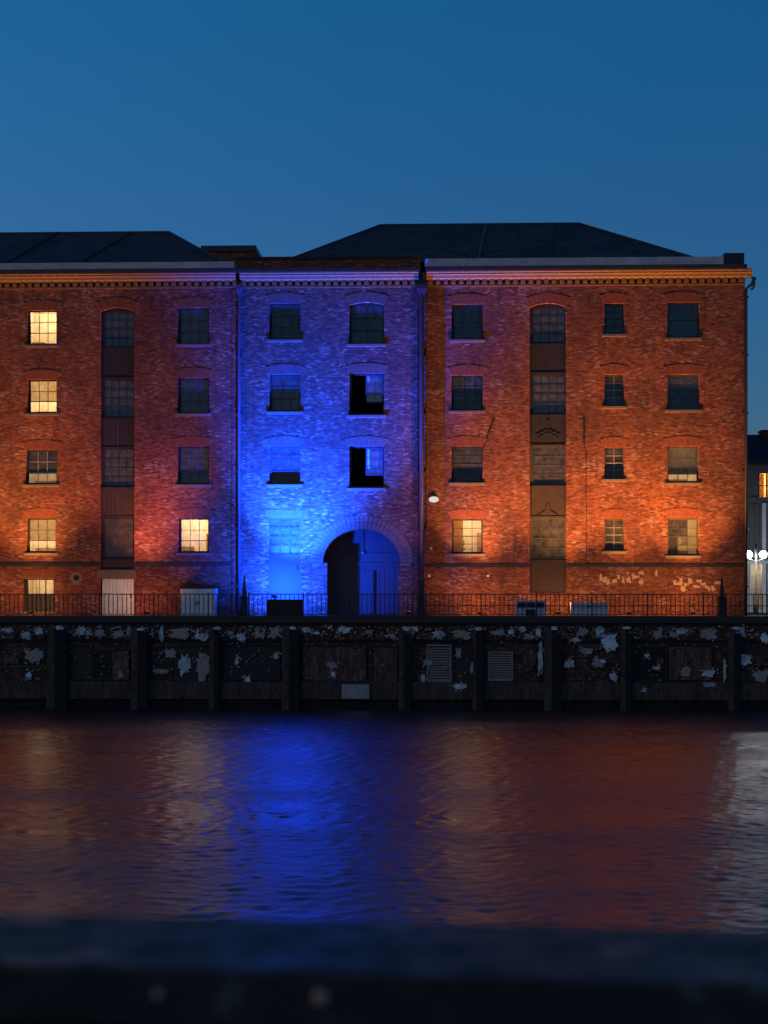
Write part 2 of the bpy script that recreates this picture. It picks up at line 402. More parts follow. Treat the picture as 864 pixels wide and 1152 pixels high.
def make_window(bld, r, nc, nr, style, frame='frame_dark', bar='bar_mid', rise=0, left=.10, sill=True, power=9, lintel='arch_brick', lint=True, furn=0, label=None):
    x0, x1, z0, z1 = px_rect(r)
    yf = FY + .17
    b = MB(); frame_ring(b, x0+.004, x1-.004, z0+.004, z1-.004, yf, yf+.12, .06, left, .09)  # dark left stile widened to stand in for the shaded jamb
    if rise:      # boards filling the curved head
        b.prism([(x0+.005, z1-rise-.04)]+[(x0+.005+(x1-x0-.01)*i/12, z1-rise+rise*(1-(2*i/12-1)**2)-.004) for i in range(13)]+[(x1-.005, z1-rise-.04)], yf-.002, yf+.1)
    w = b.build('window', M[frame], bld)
    if label: w['label'] = label
    gx0, gx1, gz0, gz1 = x0+left, x1-.06, z0+.09, z1-.06-(rise*.7)
    if style == 'open':     # the sash hangs in the upper right, the rest stands open
        sx0 = x0 + (x1-x0)*.47; sz0 = z0 + (z1-z0)*.30
        b = MB(); frame_ring(b, sx0, gx1+.003, sz0, gz1+.003, yf+.03, yf+.08, .07); bars(b, sx0+.07, gx1-.07, sz0+.07, gz1-.07, 2, 3, yf+.035, yf+.075)
        b.build('sash', M['blue_frame'], w)
        MB().box(sx0+.02, gx1-.02, yf+.05, yf+.056, sz0+.02, gz1-.02).build('pane', M['glass'], w)
        MB().box(sx0+.02, gx1-.02, yf+.19, yf+.21, sz0+.02, gz1-.02).build('blind', M['cab_blue'], w)
    else:
        b = MB(); bars(b, gx0, gx1, gz0, gz1, nc, nr, yf+.02, yf+.07)
        b.build('glazing_bars', M[bar], w)
        MB().box(gx0-.01, gx1+.01, yf+.044, yf+.050, gz0-.01, gz1+.01).build('pane', M['glass_frost' if style == 'frost' else 'glass'], w)
    h = gz1-gz0; yb = yf+.15
    if style in ('grey', 'dim', 'teal'):
        b = MB(); n = 9           # softly pleated blind
        for i in range(n*2):
            xa = gx0-.03+(gx1-gx0+.06)*i/(n*2); xb = gx0-.03+(gx1-gx0+.06)*(i+1)/(n*2); d = .012*(i%2)
            b.box(xa, xb, yb+d, yb+d+.02, gz0-.03, gz1+.03)
        b.build('blind', M['blind_'+style], w)
    if style == 'gap_dark':
        MB().box(gx0-.03, gx1+.03, yb, yb+.02, gz0+h*.24, gz1+.03).build('blind', M['blind_grey'], w)
        MB().box(gx0-.03, gx1+.03, yf+.02, yf+.09, gz0+h*.22, gz0+h*.27).build('bottom_rail', M['blue_frame'], w)
    if style == 'gap_room':
        MB().box(gx0-.03, gx1+.03, yb, yb+.02, gz0+h*.38, gz1+.03).build('blind', M['blind_dim'], w)
    if style == 'half':
        MB().box(gx0-.03, gx1+.03, yb, yb+.02, gz0+h*.60, gz1+.03).build('blind', M['blind_dim'], w)
    if style in ('lit', 'amber', 'gap_lit', 'gap_lit2', 'frost', 'ground_lit'):
        ya = FY+.352; dep = 2.0; X0, X1, Z0, Z1 = x0-.25, x1+.25, z0-.28, z1+.22
        b = MB()
        b.box(X0-.05, X0, ya, ya+dep, Z0, Z1); b.box(X1, X1+.05, ya, ya+dep, Z0, Z1); b.box(X0-.05, X1+.05, ya+dep, ya+dep+.05, Z0-.05, Z1+.05)
        b.box(X0-.05, X1+.05, ya, ya+dep, Z0-.05, Z0); b.box(X0-.05, X1+.05, ya, ya+dep, Z1, Z1+.05)
        rm = b.build('room', M['cream'], w)
        rr = random.Random(furn*13+5)
        b = MB()
        if furn % 3 == 1:
            for k in range(4): b.box(X1-.62, X1-.04, ya+1.55, ya+1.95, Z0+.35*k+.1, Z0+.35*k+.14)
            b.box(X1-.66, X1-.62, ya+1.5, ya+1.95, Z0, Z0+1.3)
            b.box(X0+.1, X0+.75, ya+1.0, ya+1.5, Z0, Z0+.62)
        elif furn % 3 == 2:
            b.box(X0+.05, X0+.95, ya+.9, ya+1.5, Z0+.5, Z0+.6); b.box(X0+.55, X0+.9, ya+1.2, ya+1.24, Z0+.68, Z0+.98); b.box(X1-.5, X1-.05, ya+1.2, ya+1.9, Z0, Z0+1.35)
        else:
            b.box(X0+.3, X1-.55, ya+1.3, ya+1.8, Z0, Z0+.55); b.box(X1-.75, X1-.45, ya+1.88, ya+1.97, Z0+.95, Z0+1.4)
        b.build('furniture', M['wood'], w)
        if style == 'lit' and furn % 3 != 1:
            b = MB(); n_ = 12
            for i in range(n_):
                xa = gx0-.02+(gx1-gx0+.04)*i/n_; xb = gx0-.02+(gx1-gx0+.04)*(i+1)/n_
                b.box(xa, xb, yb+.01*(i%2), yb+.012+.01*(i%2), gz0+h*(.34 if furn % 2 else .0), gz1+.02)
            b.build('curtain', M['curtain'], w)
        if style == 'amber':
            b = MB(); xm = (gx0+gx1)/2
            for i in range(6): b.box(gx0-.02+.075*i, gx0+.055+.075*i, yb+.012*(i%2), yb+.012+.012*(i%2), gz0-.02, gz1+.02)
            b.build('curtain', M['curtain_amber'], w)
        if style == 'gap_lit':
            MB().box(gx0-.06, gx1+.06, yb, yb+.02, gz0+h*.30, gz1+.03).build('blind', M['void'], w)
        if style == 'gap_lit2':
            MB().box(gx0-.06, gx1+.06, yb, yb+.02, gz0+h*.20, gz1+.03).build('blind', M['blind_thin'], w)
        if style == 'frost':
            for (i, j) in ((0,1),(0,2),(1,2),(0,0),(1,3),(0,3)):
                pw, ph = (gx1-gx0)/3, h/4
                MB().box(gx0+pw*i+.01, gx0+pw*(i+1)-.01, yf+.09, yf+.1, gz0+ph*j+.01, gz0+ph*(j+1)-.01).build('film', M['blind_thin'], w)
        if style == 'ground_lit':
            MB().box(gx0-.02, gx1+.02, yf-.03, yf+.01, gz0-.02, gz0+h*.52).build('lower_board', M['frame_dark'], w)
            b = MB()
            for i in range(5): b.tube([(x0+.12+(x1-x0-.2)*i/4, yf-.08, z0+.05), (x0+.12+(x1-x0-.2)*i/4, yf-.08, z1-.05)], .012, 6)
            b.build('security_bars', M['iron'], w)
        li = bpy.data.lights.new('room_light', 'POINT'); li.energy = power*(2.5 if style == 'lit' else 2.1); li.color = (1, .72, .40); li.shadow_soft_size = .12
        lo = bpy.data.objects.new('room_light', li); col.objects.link(lo); lo.parent = w
        lo.location = ((x0+x1)/2, ya+.75, Z1-.3)
        lo.location = Vector(lo.location) - wl(w)
    if sill:
        MB().box(x0-.13, x1+.13, FY-.075, FY+.165, z0-.13, z0+.003).build('sill', M['stone'], w, .012)
    if lint:
        b = MB(); n = max(7, int((x1-x0)/.11)); sp = .22; hh = .44
        for i in range(n):
            t0, t1 = i/n+.007, (i+1)/n-.007
            def bot(t): return (x0+(x1-x0)*t, z1+.004-(rise if rise else 0) + (rise*(1-(2*t-1)**2) if rise else 0))
            def top(t): return (x0-sp+(x1-x0+2*sp)*t, z1-(rise*.6)+hh*.80+.14*(1-(2*t-1)**2) + (rise*.5*(1-(2*t-1)**2)))
            b.prism([bot(t0), bot(t1), top(t1), top(t0)], FY-.012-.010*((i*7+3)%5)/4, FY+.05)
        b.build('brick_arch', M[lintel], w)
    return outline(x0, x1, z0, z1, rise)

# ------------------------------------------------------------------ building pieces
def cornice(bld, pa, pb, ytop, mat='cornice', right_return=False, brickmat='brick'):
    """projecting mouldings and dentils; ytop = photo row of the moulding's top"""
    x0, x1 = X(pa), X(pb); pm = (pa+pb)/2; zt = Z(ytop, pm)
    e = .30 if right_return else 0
    b = MB()
    prof = [(-.42,0),(-.42,-.07),(-.36,-.10),(-.36,-.17),(-.28,-.22),(-.25,-.33),(-.18,-.37),(-.10,-.39),(.05,-.39),(.05,0)]
    n = len(prof)
    rings = [[(x0, FY+p[0], zt+p[1]) for p in prof], [(x1+e, FY+p[0], zt+p[1]) for p in prof]]
    b.loft(rings); b.build('cornice_moulding', M[mat], bld)
    b = MB(); z1 = zt-.395; k = 0; x = x0+.08
    while x < x1-.16:
        b.box(x, x+.21, FY-.15, FY+.02, z1-.19, z1); x += .375; k += 1
    b.box(x0, x1, FY-.055, FY+.02, z1-.33, z1-.235)
    b.build('dentil_course', M[mat], bld)
    b = MB(); n = 0; x = x0+.02
    return zt

def downpipe(bld, px, ytop, w=.085, Y=FY-.16, mat='iron', neck=0):
    x = X(px); zt = Z(ytop, px)
    pts = [(x, Y, QZ+.02), (x, Y, zt-.6)] + ([(x+neck*.3, Y-.05, zt-.35), (x+neck*.4, Y-.15, zt-.05)] if neck else [(x, Y, zt-.05)])
    p = MB().tube(pts, w, 12).build('downpipe', M[mat], bld, smooth=True)
    for k in range(6):
        z = QZ+1.4+k*2.8
        if z < zt-.8: MB().box(x-w*1.6, x+w*1.6, Y-w*.6, FY+.01, z, z+.07).build('bracket', M[mat], p)
    if not neck:
        b = MB(); s = w*2.0
        b.loft([[(x-s*.5, Y-s*.4, zt-.55),(x+s*.5, Y-s*.4, zt-.55),(x+s*.5, Y+s*.4, zt-.55),(x-s*.5, Y+s*.4, zt-.55)],
                [(x-s, Y-s*.8, zt-.2),(x+s, Y-s*.8, zt-.2),(x+s, Y+s*.8, zt-.2),(x-s, Y+s*.8, zt-.2)],
                [(x-s, Y-s*.8, zt),(x+s, Y-s*.8, zt),(x+s, Y+s*.8, zt),(x-s, Y+s*.8, zt)]])
        b.build('hopper', M[mat], p)
    return p

def loading_panel(bld, r, mat, relief=None):
    x0, x1, z0, z1 = px_rect(r); y = FY+.12
    b = MB().box(x0+.01, x1-.01, y+.012, y+.08, z0+.006, z1-.006); nb_ = 7; rz = random.Random(int(r[0]+r[1]))
    for i in range(nb_):
        o = .006*rz.random(); b.box(x0+.07+(x1-x0-.14)*i/nb_+.005, x0+.07+(x1-x0-.14)*(i+1)/nb_-.005, y-o, y+.0125, z0+.07, z1-.07)
    frame_ring(b, x0+.01, x1-.01, z0+.006, z1-.006, y-.03, y+.001, .06)
    p = b.build('loading_panel', M[mat], bld)
    xm = (x0+x1)/2; zm = (z0+z1)/2
    if relief == 'pediment':
        b = MB().prism([(xm-.5, z0+.12), (xm+.5, z0+.12), (xm+.12, z0+.34), (xm, z0+.75), (xm-.12, z0+.34)], y-.035, y+.003)
        b.build('relief', M[mat], p)
    if relief == 'scroll':
        b = MB()
        for s in (-1, 1):
            for k in range(3):
                cx, cz, rr = xm+s*(.12+.18*k), zm-.1-.09*k, .10
                b.tube([(cx+rr*math.cos(t)*s, y-.02, cz+rr*math.sin(t)) for t in [i*.55 for i in range(10)]], .018, 6)
        b.tube([(xm, y-.02, zm-.3), (xm, y-.02, zm+.4)], .022, 6); b.ball((xm, y-.02, zm+.42), .05, 6)
        b.build('relief', M[mat], p)
    if relief == 'seam':
        MB().box(xm-.012, xm+.012, y-.02, y+.002, z0+.08, z1-.08).build('relief', M['bar_mid'], p)

def hip_roof(bld, pa, pb, ra, rb, ze, ridge_y, mat, ridgeY=FY+7, front=FY+.35, ze_back=None):
    x0, x1 = X(pa), X(pb); a, c = X(ra, ridgeY), X(rb, ridgeY); zr = Z(ridge_y, (max(ra,0)+rb)/2, ridgeY); back = FY+14
    b = MB(); b.v = [(x0,front,ze),(x1,front,ze),(x1,back,ze),(x0,back,ze),(a,ridgeY,zr),(c,ridgeY,zr)]
    b.f = [(0,1,5,4),(1,2,5),(2,3,4,5),(3,0,4),(3,2,1,0)]
    rf = b.build('roof', M[mat], bld)
    b = MB()
    for p, q in ((b0, b1) for b0, b1 in (((x0,front,ze),(a,ridgeY,zr)), ((a,ridgeY,zr),(c,ridgeY,zr)), ((c,ridgeY,zr),(x1,front,ze)))):
        b.tube([p, q], .07, 6)
    b.build('ridge_tiles', M['gutter'], rf)
    return rf, (x0, x1, a, c, zr, front, ridgeY)

def roof_seams(rf, pts, ze, zr, front, ridgeY, m='lead', r=.035):
    for xa, xb in pts:
        MB().tube([(xa, front, ze+.03), (xb, ridgeY-.05, zr+.02)], r, 6).build('lead_roll', M[m], rf)

# =================================================================== LEFT WAREHOUSE
xl = X(-190)
L = thing('brick_warehouse', (X(60), FY, QZ), 'left red brick warehouse with a white door, four lit windows and a slate hip roof', 'warehouse', 'brick warehouses along the quay')
holes = []
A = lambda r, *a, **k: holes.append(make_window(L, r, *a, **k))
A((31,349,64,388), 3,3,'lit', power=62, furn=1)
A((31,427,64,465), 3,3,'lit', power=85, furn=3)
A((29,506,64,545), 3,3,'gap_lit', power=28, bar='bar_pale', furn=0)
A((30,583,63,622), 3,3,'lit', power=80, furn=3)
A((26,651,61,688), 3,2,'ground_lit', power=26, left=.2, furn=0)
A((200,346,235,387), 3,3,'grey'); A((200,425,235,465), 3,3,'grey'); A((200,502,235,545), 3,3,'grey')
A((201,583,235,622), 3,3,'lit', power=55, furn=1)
# a bay further along, out of the picture
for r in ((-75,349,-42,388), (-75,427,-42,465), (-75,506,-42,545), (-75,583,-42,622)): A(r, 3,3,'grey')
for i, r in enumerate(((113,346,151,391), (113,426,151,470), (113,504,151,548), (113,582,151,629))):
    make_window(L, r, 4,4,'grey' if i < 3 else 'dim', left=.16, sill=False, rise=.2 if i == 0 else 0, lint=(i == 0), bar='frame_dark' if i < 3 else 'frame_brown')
for r, m, rel in (((113,391,151,426),'panel_dark',None), ((113,470,151,504),'panel_dark','seam'), ((113,548,151,582),'panel_brown','seam'), ((113,629,151,641),'panel_brown',None)):
    loading_panel(L, r, m, rel)
x0, x1, z0, z1 = px_rect((113,346,151,692)); z0 = QZ-.05
holes.append(outline(x0, x1, z0+.06, z1, .2))
MB().box(X(109), X(153), FY-.05, FY+.3, Z(651,130), Z(641,130)).build('door_lintel', M['stone'], L, .01)
# white planked door
x0, x1, z0, z1 = px_rect((114,651,151,692)); z0 = QZ+.02
b = MB(); n = 9
for i in range(n): b.box(x0+.02+(x1-x0-.04)*i/n+.006, x0+.02+(x1-x0-.04)*(i+1)/n-.006, FY+.10, FY+.16, z0, z1-.01)
b.box(x0+.02, x1-.02, FY+.15, FY+.19, z0, z1-.01)
d = b.build('door', M['door_white'], L); d['label'] = 'cream planked door'
MB().box(x1-.22, x1-.16, FY+.07, FY+.11, z0+.85, z0+1.05).build('handle', M['iron'], d)
zt = Z(309, 130); 
W0, W1 = xl, X(268)
holed_wall('wall', [(W0, QZ-.05), (W1, QZ-.05), (W1, zt), (W0, zt)], holes, FY, .35, M['brick'], L)
MB().box(W0-.3, W0, FY, FY+14, QZ-.05, zt).build('side_wall', M['brick_y'], L)
MB().box(W0, W1, FY+13.65, FY+14, QZ-.05, zt).build('back_wall', M['brick'], L)
MB().box(W1-.36, W1-.01, FY+.35, FY+13.65, QZ-.05, zt-.01).build('party_wall', M['brick_y'], L)
cornice(L, -190, 266, 309)
MB().box(W0, W1-.05, FY-.48, FY+.1, zt+.003, zt+.20).build('gutter', M['gutter'], L)
MB().box(W0, X(264), FY-.30, FY+.5, zt+.203, Z(296.5,130)).build('blocking_course', M['lead'], L)
MB().box(W0, W1-.36, FY+.355, FY+13.6, zt-.3, zt-.1).build('light_stop_deck', M['gutter'], L)  # unseen deck added to stop sky light leaking in
rf, g = hip_roof(L, -190, 258, -120, 190, Z(298,130), 262, 'slate', front=FY+.5)
ze = Z(298,130)
roof_seams(rf, [(X(-4), X(26)), (X(80), X(118))], ze, g[4], g[5], g[6], 'gutter', .05)
MB().box(W0, X(112), FY-.05, FY+.01, Z(637,60), Z(633,60)).build('string_course', M['frame_dark'], L)
MB().box(X(152), X(262), FY-.05, FY+.01, Z(637,200), Z(633,200)).build('string_course', M['frame_dark'], L)
MB().box(X(261.5), X(266.5), FY-.05, FY+.01, QZ, zt-.75).build('pilaster', M['brick'], L)
downpipe(L, 269.5, 321, w=.075, mat='blue_frame', Y=FY-.14)
# round vent
xv, zv = X(86), Z(650, 86)
def disc(b, x, z, r, y0, y1, n=24): b.prism([(x+r*math.cos(2*math.pi*i/n), z+r*math.sin(2*math.pi*i/n)) for i in range(n)], y0, y1)
b = MB(); disc(b, xv, zv, .30, FY-.03, FY+.01); rv = b.build('round_vent', M['stone'], L)
b = MB(); disc(b, xv, zv, .14, FY-.045, FY-.02); b.build('hole_dark', M['void'], rv)  # solid black disc, the dark of the hole put into its colour

# =================================================================== RIGHT WAREHOUSE (blue bay and main range)
Rt = thing('brick_warehouse', (X(550), FY, QZ), 'wide red brick warehouse with the round-arched gateway in its blue floodlit bay', 'warehouse', 'brick warehouses along the quay')
holes = []
A = lambda r, *a, **k: holes.append(make_window(Rt, r, *a, **k))
kw = dict(frame='frame_dark', bar='blue_frame', lintel='arch_brick_bluelit')
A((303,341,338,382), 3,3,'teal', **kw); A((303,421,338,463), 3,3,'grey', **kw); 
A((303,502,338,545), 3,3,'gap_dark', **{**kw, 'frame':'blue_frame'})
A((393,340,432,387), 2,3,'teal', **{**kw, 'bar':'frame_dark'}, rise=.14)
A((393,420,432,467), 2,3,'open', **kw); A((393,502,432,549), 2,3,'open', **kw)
# tall half-glazed door
x0, x1, z0, z1 = px_rect((302,583,338,692)); z0 = QZ-.05
holes.append(outline(x0, x1, z0+.06, z1)); yf = FY+.14; gz = Z(625, 320)
b = MB(); frame_ring(b, x0+.004, x1-.004, QZ+.02, z1-.004, yf, yf+.1, .07)
b.box(x0+.07, x1-.07, yf+.03, yf+.07, QZ+.09, gz); b.box(x0+.07, x1-.07, yf+.015, yf+.08, gz-.06, gz+.06)
b.box(x0+.07, x1-.07, yf+.022, yf+.05, Z(633,320)-.04, Z(633,320)+.02)
d = b.build('door', M['blue_frame'], Rt); d['label'] = 'tall half-glazed door'
b = MB(); bars(b, x0+.07, x1-.07, gz+.06, z1-.07, 3, 4, yf+.03, yf+.07, .045); b.build('glazing_bars', M['blue_frame'], d)
MB().box(x0+.07, x1-.07, yf+.048, yf+.054, gz+.06, z1-.07).build('pane', M['glass'], d)
MB().box(x0+.05, x1-.05, yf+.14, yf+.16, gz+.03, z1-.05).build('blind', M['blind_grey'], d)
MB().box(x1-.2, x1-.15, yf-.03, yf+.03, gz-.75, gz-.5).build('handle', M['iron'], d)
b = MB(); n = 14
for i in range(n):
    t0, t1 = i/n+.006, (i+1)/n-.006
    f0 = lambda t: (x0+(x1-x0)*t, z1+.004); f1 = lambda t: (x0-.2+(x1-x0+.4)*t, z1+.42)
    b.prism([f0(t0), f0(t1), f1(t1), f1(t0)], FY-.012-.005*(i%2), FY+.05)
b.build('brick_arch', M['arch_brick_bluelit'], d)

# the gateway
ax0, ax1 = X(363.5), X(450); zs = Z(633, 407); za = Z(595, 407); xm = (ax0+ax1)/2; hw = (ax1-ax0)/2; ah = za-zs
nx0, nx1 = X(368), X(448)
arc = [(xm+hw*math.cos(math.pi*i/36), zs+ah*math.sin(math.pi*i/36)) for i in range(37)]
holes.append([(nx0, QZ+.01), (nx1, QZ+.01), (nx1, zs)] + arc + [(nx0, zs)])
b = MB(); n = 33; tw = .66
for i in range(n):
    a0, a1 = math.pi*(i+.06)/n, math.pi*(i+.94)/n
    P = lambda a, e: (xm+(hw+e)*math.cos(a), zs+(ah+e)*math.sin(a))
    for k in range(2):
        e0, e1 = .01+k*tw/2, (k+1)*tw/2-.012
        b.prism([P(a0,e0), P(a0,e1), P(a1,e1), P(a1,e0)], FY-.012-.006*((i+k)%2), FY+.05)
b.build('gateway_arch', M['arch_brick_bluelit'], Rt)
for a_, c_ in ((ax0-.55, ax0), (ax1, ax1+.5)): MB().box(a_, c_, FY-.035, FY+.02, zs-.15, zs-.03).build('impost_band', M['stone'], Rt)
# vaulted passage 1.6 m deep
gy = FY+1.55; ib = MB()
full = [(nx0, QZ), (nx0, zs)] + list(reversed(arc)) + [(nx1, zs), (nx1, QZ)]
o_ = [(p[0]+(.2 if p[0] > xm else -.2), p[1]+(.2 if p[1] > zs-.01 else 0)) for p in full]
for i in range(len(full)-1):
    a, c = full[i], full[i+1]; oa, oc = o_[i], o_[i+1]
    ib.loft([[(a[0],FY+.352,a[1]),(c[0],FY+.352,c[1]),(oc[0],FY+.352,oc[1]),(oa[0],FY+.352,oa[1])],
             [(a[0],gy+.3,a[1]),(c[0],gy+.3,c[1]),(oc[0],gy+.3,oc[1]),(oa[0],gy+.3,oa[1])]])
ib.build('vault', M['brick_y'], Rt)
gt = MB().prism([(nx0, QZ+.02), (nx1, QZ+.02), (nx1, zs)]+arc+[(nx0, zs)], gy, gy+.12).build('gate', M['gate'], Rt)
gt['label'] = 'boarded gate with a wicket door'
b = MB(); y = gy-.05
b.box(nx0, nx1, y, gy+.002, zs-.10, zs+.02); b.box(ax0+.1, ax1-.1, y, gy+.002, Z(623,407), Z(621.5,407)+.02)
b.box(xm-.03, xm+.03, y-.003, gy+.002, Z(621,407), za-.05)
for i in range(13):
    bxa = nx0+.03+(nx1-nx0-.26)*i/13
    if not (X(407,gy) < bxa+.1 < X(422,gy)): b.box(bxa+.008, bxa+(nx1-nx0-.26)/13-.008, gy-.018-.006*(i%2), gy+.002, QZ+.03, zs-.11)
b.box(nx1-.22, nx1-.02, y, gy+.002, QZ+.02, zs-.10); b.box(X(400,gy), X(403,gy), y, gy+.002, QZ+.02, zs-.1)
b.build('rail', M['gate'], gt)
b = MB(); wx0, wx1 = X(408,gy), X(420,gy); wz = Z(642,414,gy)
b.box(wx0, wx1, y-.02, gy-.001, QZ+.05, wz); wd = b.build('wicket_door', M['gate'], gt)
MB().box(wx1, wx1+.07, y-.06, gy-.002, QZ+.05, wz).build('edge_dark', M['void'], gt)  # black strip painting the dark gap beside the wicket
b = MB(); b.ball((xm, y-.03, Z(621.5,407)+.01), .07, 8); b.build('hinge_boss', M['bar_pale'], gt)

zt = Z(307, 370); zt2 = Z(305, 650)
W0, W1 = X(268)+.002, X(475)
wm = holed_wall('bay_wall', [(W0, QZ-.05), (W1, QZ-.05), (W1, zt), (W0, zt)], holes, FY, .35, M['brick_bluelit'], Rt)
wm['label'] = 'blue floodlit brick bay'
cornice(Rt, 270.5, 471, 307)
MB().box(W0, X(473), FY-.44, FY+.1, zt+.003, zt+.13).build('gutter', M['gutter'], Rt)
MB().box(W0, X(473), FY-.20, FY+.15, zt+.133, Z(291,370)-.06).build('parapet', M['brick_dark'], Rt)
MB().box(W0-.05, X(473.5), FY-.26, FY+.21, Z(291,370)-.057, Z(289.5,370)).build('parapet_coping', M['coping'], Rt)
MB().box(X(272), X(302), FY-.03, FY+.01, Z(637,290), Z(634.5,290)).build('string_course', M['blue_frame'], Rt)
MB().box(X(452), X(466), FY-.03, FY+.01, Z(637,460), Z(634.5,460)).build('string_course', M['frame_dark'], Rt)
MB().box(X(338.5), ax0-.56, FY-.03, FY+.01, Z(637,345), Z(634.5,345)).build('string_course', M['blue_frame'], Rt)

# main range
holes = []
fb = dict(frame='frame_dark')
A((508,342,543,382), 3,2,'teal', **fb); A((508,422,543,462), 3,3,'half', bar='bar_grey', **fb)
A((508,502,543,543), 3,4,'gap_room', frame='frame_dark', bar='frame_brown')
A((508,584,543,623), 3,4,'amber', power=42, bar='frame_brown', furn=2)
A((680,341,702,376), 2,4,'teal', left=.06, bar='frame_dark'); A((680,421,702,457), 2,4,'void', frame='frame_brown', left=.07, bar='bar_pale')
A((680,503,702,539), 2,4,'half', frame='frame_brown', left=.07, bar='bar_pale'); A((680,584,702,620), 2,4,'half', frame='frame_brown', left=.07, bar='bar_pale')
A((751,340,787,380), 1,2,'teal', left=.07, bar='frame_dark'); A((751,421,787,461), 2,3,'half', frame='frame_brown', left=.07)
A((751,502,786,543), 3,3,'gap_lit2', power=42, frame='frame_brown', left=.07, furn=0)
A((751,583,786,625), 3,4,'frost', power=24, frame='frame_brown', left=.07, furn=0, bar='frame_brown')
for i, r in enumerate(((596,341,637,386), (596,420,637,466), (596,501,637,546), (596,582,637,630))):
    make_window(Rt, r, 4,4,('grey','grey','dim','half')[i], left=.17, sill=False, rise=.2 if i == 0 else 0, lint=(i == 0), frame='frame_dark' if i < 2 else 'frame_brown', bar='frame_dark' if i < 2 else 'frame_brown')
for r, m, rel in (((596,386,637,420),'panel_dark',None), ((596,466,637,501),'panel_dark','scroll'), ((596,546,637,582),'panel_brown','pediment'), ((596,630,637,667),'panel_brown',None)):
    loading_panel(Rt, r, m, rel)
x0, x1, z0, z1 = px_rect((596,341,637,667)); holes.append(outline(x0, x1, z0, z1, .2))
W0, W1 = X(475)+.002, X(838)
wm = holed_wall('wall', [(W0, QZ-.05), (W1, QZ-.05), (W1, zt2), (W0, zt2)], holes, FY, .35, M['brick'], Rt)
MB().box(W1-.35, W1-.001, FY+.352, FY+13.65, QZ-.05, zt2).build('side_wall', M['brick_y'], Rt)
MB().box(X(268)+.002, W1, FY+13.651, FY+14, QZ-.05, zt2).build('back_wall', M['brick'], Rt)
MB().box(X(268)+.003, W1-.36, FY+.355, FY+13.6, zt-.3, zt-.1).build('light_stop_deck', M['gutter'], Rt)  # also added out of sight, keeps sky light from getting inside
cornice(Rt, 480, 838, 305, right_return=True)
MB().box(X(479), W1+.03, FY-.46, FY+.1, zt2+.003, zt2+.20).build('gutter', M['gutter'], Rt)
MB().box(X(478), X(813), FY-.28, FY+.45, zt2+.203, Z(291,650)).build('blocking_course', M['lead'], Rt)
MB().box(X(813.5), X(836), FY-.30, FY+.9, zt2+.203, Z(286,820)).build('chimney_block', M['gutter'], Rt)
rf, g = hip_roof(Rt, 312, 792, 428, 651, Z(292,600), 252.5, 'slate', front=FY+.5)
roof_seams(rf, [(X(538), X(547,FY+7))], Z(292,600), g[4], g[5], g[6], 'bar_mid', .045)
roof_seams(rf, [(X(620), X(625,FY+7))], Z(292,600), g[4], g[5], g[6], 'gutter', .03)
MB().box(X(479), X(595.5), FY-.05, FY+.01, Z(638,540), Z(634.5,540)).build('string_course', M['frame_dark'], Rt)
MB().box(X(637.5), W1, FY-.05, FY+.01, Z(638,740), Z(634.5,740)).build('string_course', M['frame_dark'], Rt)
MB().box(X(466), X(470), FY-.05, FY+.01, QZ, zt-.75).build('pilaster', M['brick'], Rt)
MB().box(X(479.5), X(487), FY-.04, FY+.01, Z(600,480), zt2-.75).build('pilaster', M['brick'], Rt)
downpipe(Rt, 474.5, 321, w=.13, Y=FY-.2)
dp = downpipe(Rt, 838.5, 312, w=.085, Y=FY-.12, neck=1)
b = MB(); xx = X(842); zz = Z(316, 842)
b.tube([(xx+.08+.17*math.cos(t), FY-.2, zz-.15+.3*math.sin(t)) for t in [1.5-i*.35 for i in range(10)]], .05, 8); b.build('swan_neck', M['iron'], dp)
# repairs, plaster scars and small fixtures on the main range
def blob(px, py, w, h, seed, n=20, jag=.3, Y=FY):
    r = random.Random(seed); pts = []
    for i in range(n):
        a = 2*math.pi*i/n; k = 1 - jag*r.random()
        ex = math.copysign(abs(math.cos(a))**.7, math.cos(a)); ez = math.copysign(abs(math.sin(a))**.7, math.sin(a))
        pts.append((X(px, Y)+ex*k*w/2*Y/F, Z(py, px, Y)+ez*k*h/2*Y/F))
    return pts
rs_ = random.Random(77)
for (a, c, y0_, y1_, n_) in ((673,722,645,658,13), (757,812,650,665,15), (700,745,641,648,3)):
    for k in range(n_):
        px = a+(c-a)*(k+.5)/n_+rs_.uniform(-2,2); py = rs_.uniform(y0_+3, y1_-3); w = rs_.uniform(3.5, 9); h = rs_.uniform(4, 11)
        MB().prism(blob(px, py, w, h, 900+k+a, 17, .65), FY-.014-.002*(k%5), FY+.01).build('plaster_scar', M['plaster_patch'], Rt)
b = MB()
b.prism([(X(555.5), Z(470,555)), (X(557), Z(470,555)), (X(551), Z(485,550)), (X(544), Z(505,545)), (X(543), Z(505,545)), (X(549), Z(485,550))], FY-.012, FY+.01)
b.build('crack', M['void'], Rt)
MB().tube([(X(657), FY-.03, Z(498,657)), (X(657), FY-.03, Z(472,657))], .045, 8).build('cable_duct', M['iron'], Rt)
MB().tube([(X(659.5), FY-.012, Z(634,659)), (X(659.5), FY-.012, Z(512,659)), (X(657), FY-.012, Z(498,657))], .014, 6).build('cable', M['iron'], Rt)
b = MB(); b.ball((0, 0, 0), .24, 10, .62); b.v = [(X(488)+x, FY-.08+y*.4, Z(562,488)+z) for x, y, z in b.v]; b.build('bulkhead_lamp', M['bulkhead'], Rt, smooth=True)
for px, py, s in ((485,617,.07), (483,648,.08), (549,648,.07)):
    MB().prism(blob(px, py, s*46, s*40, px, 10), FY-.012, FY+.01).build('paint_splash', M['white'], Rt)

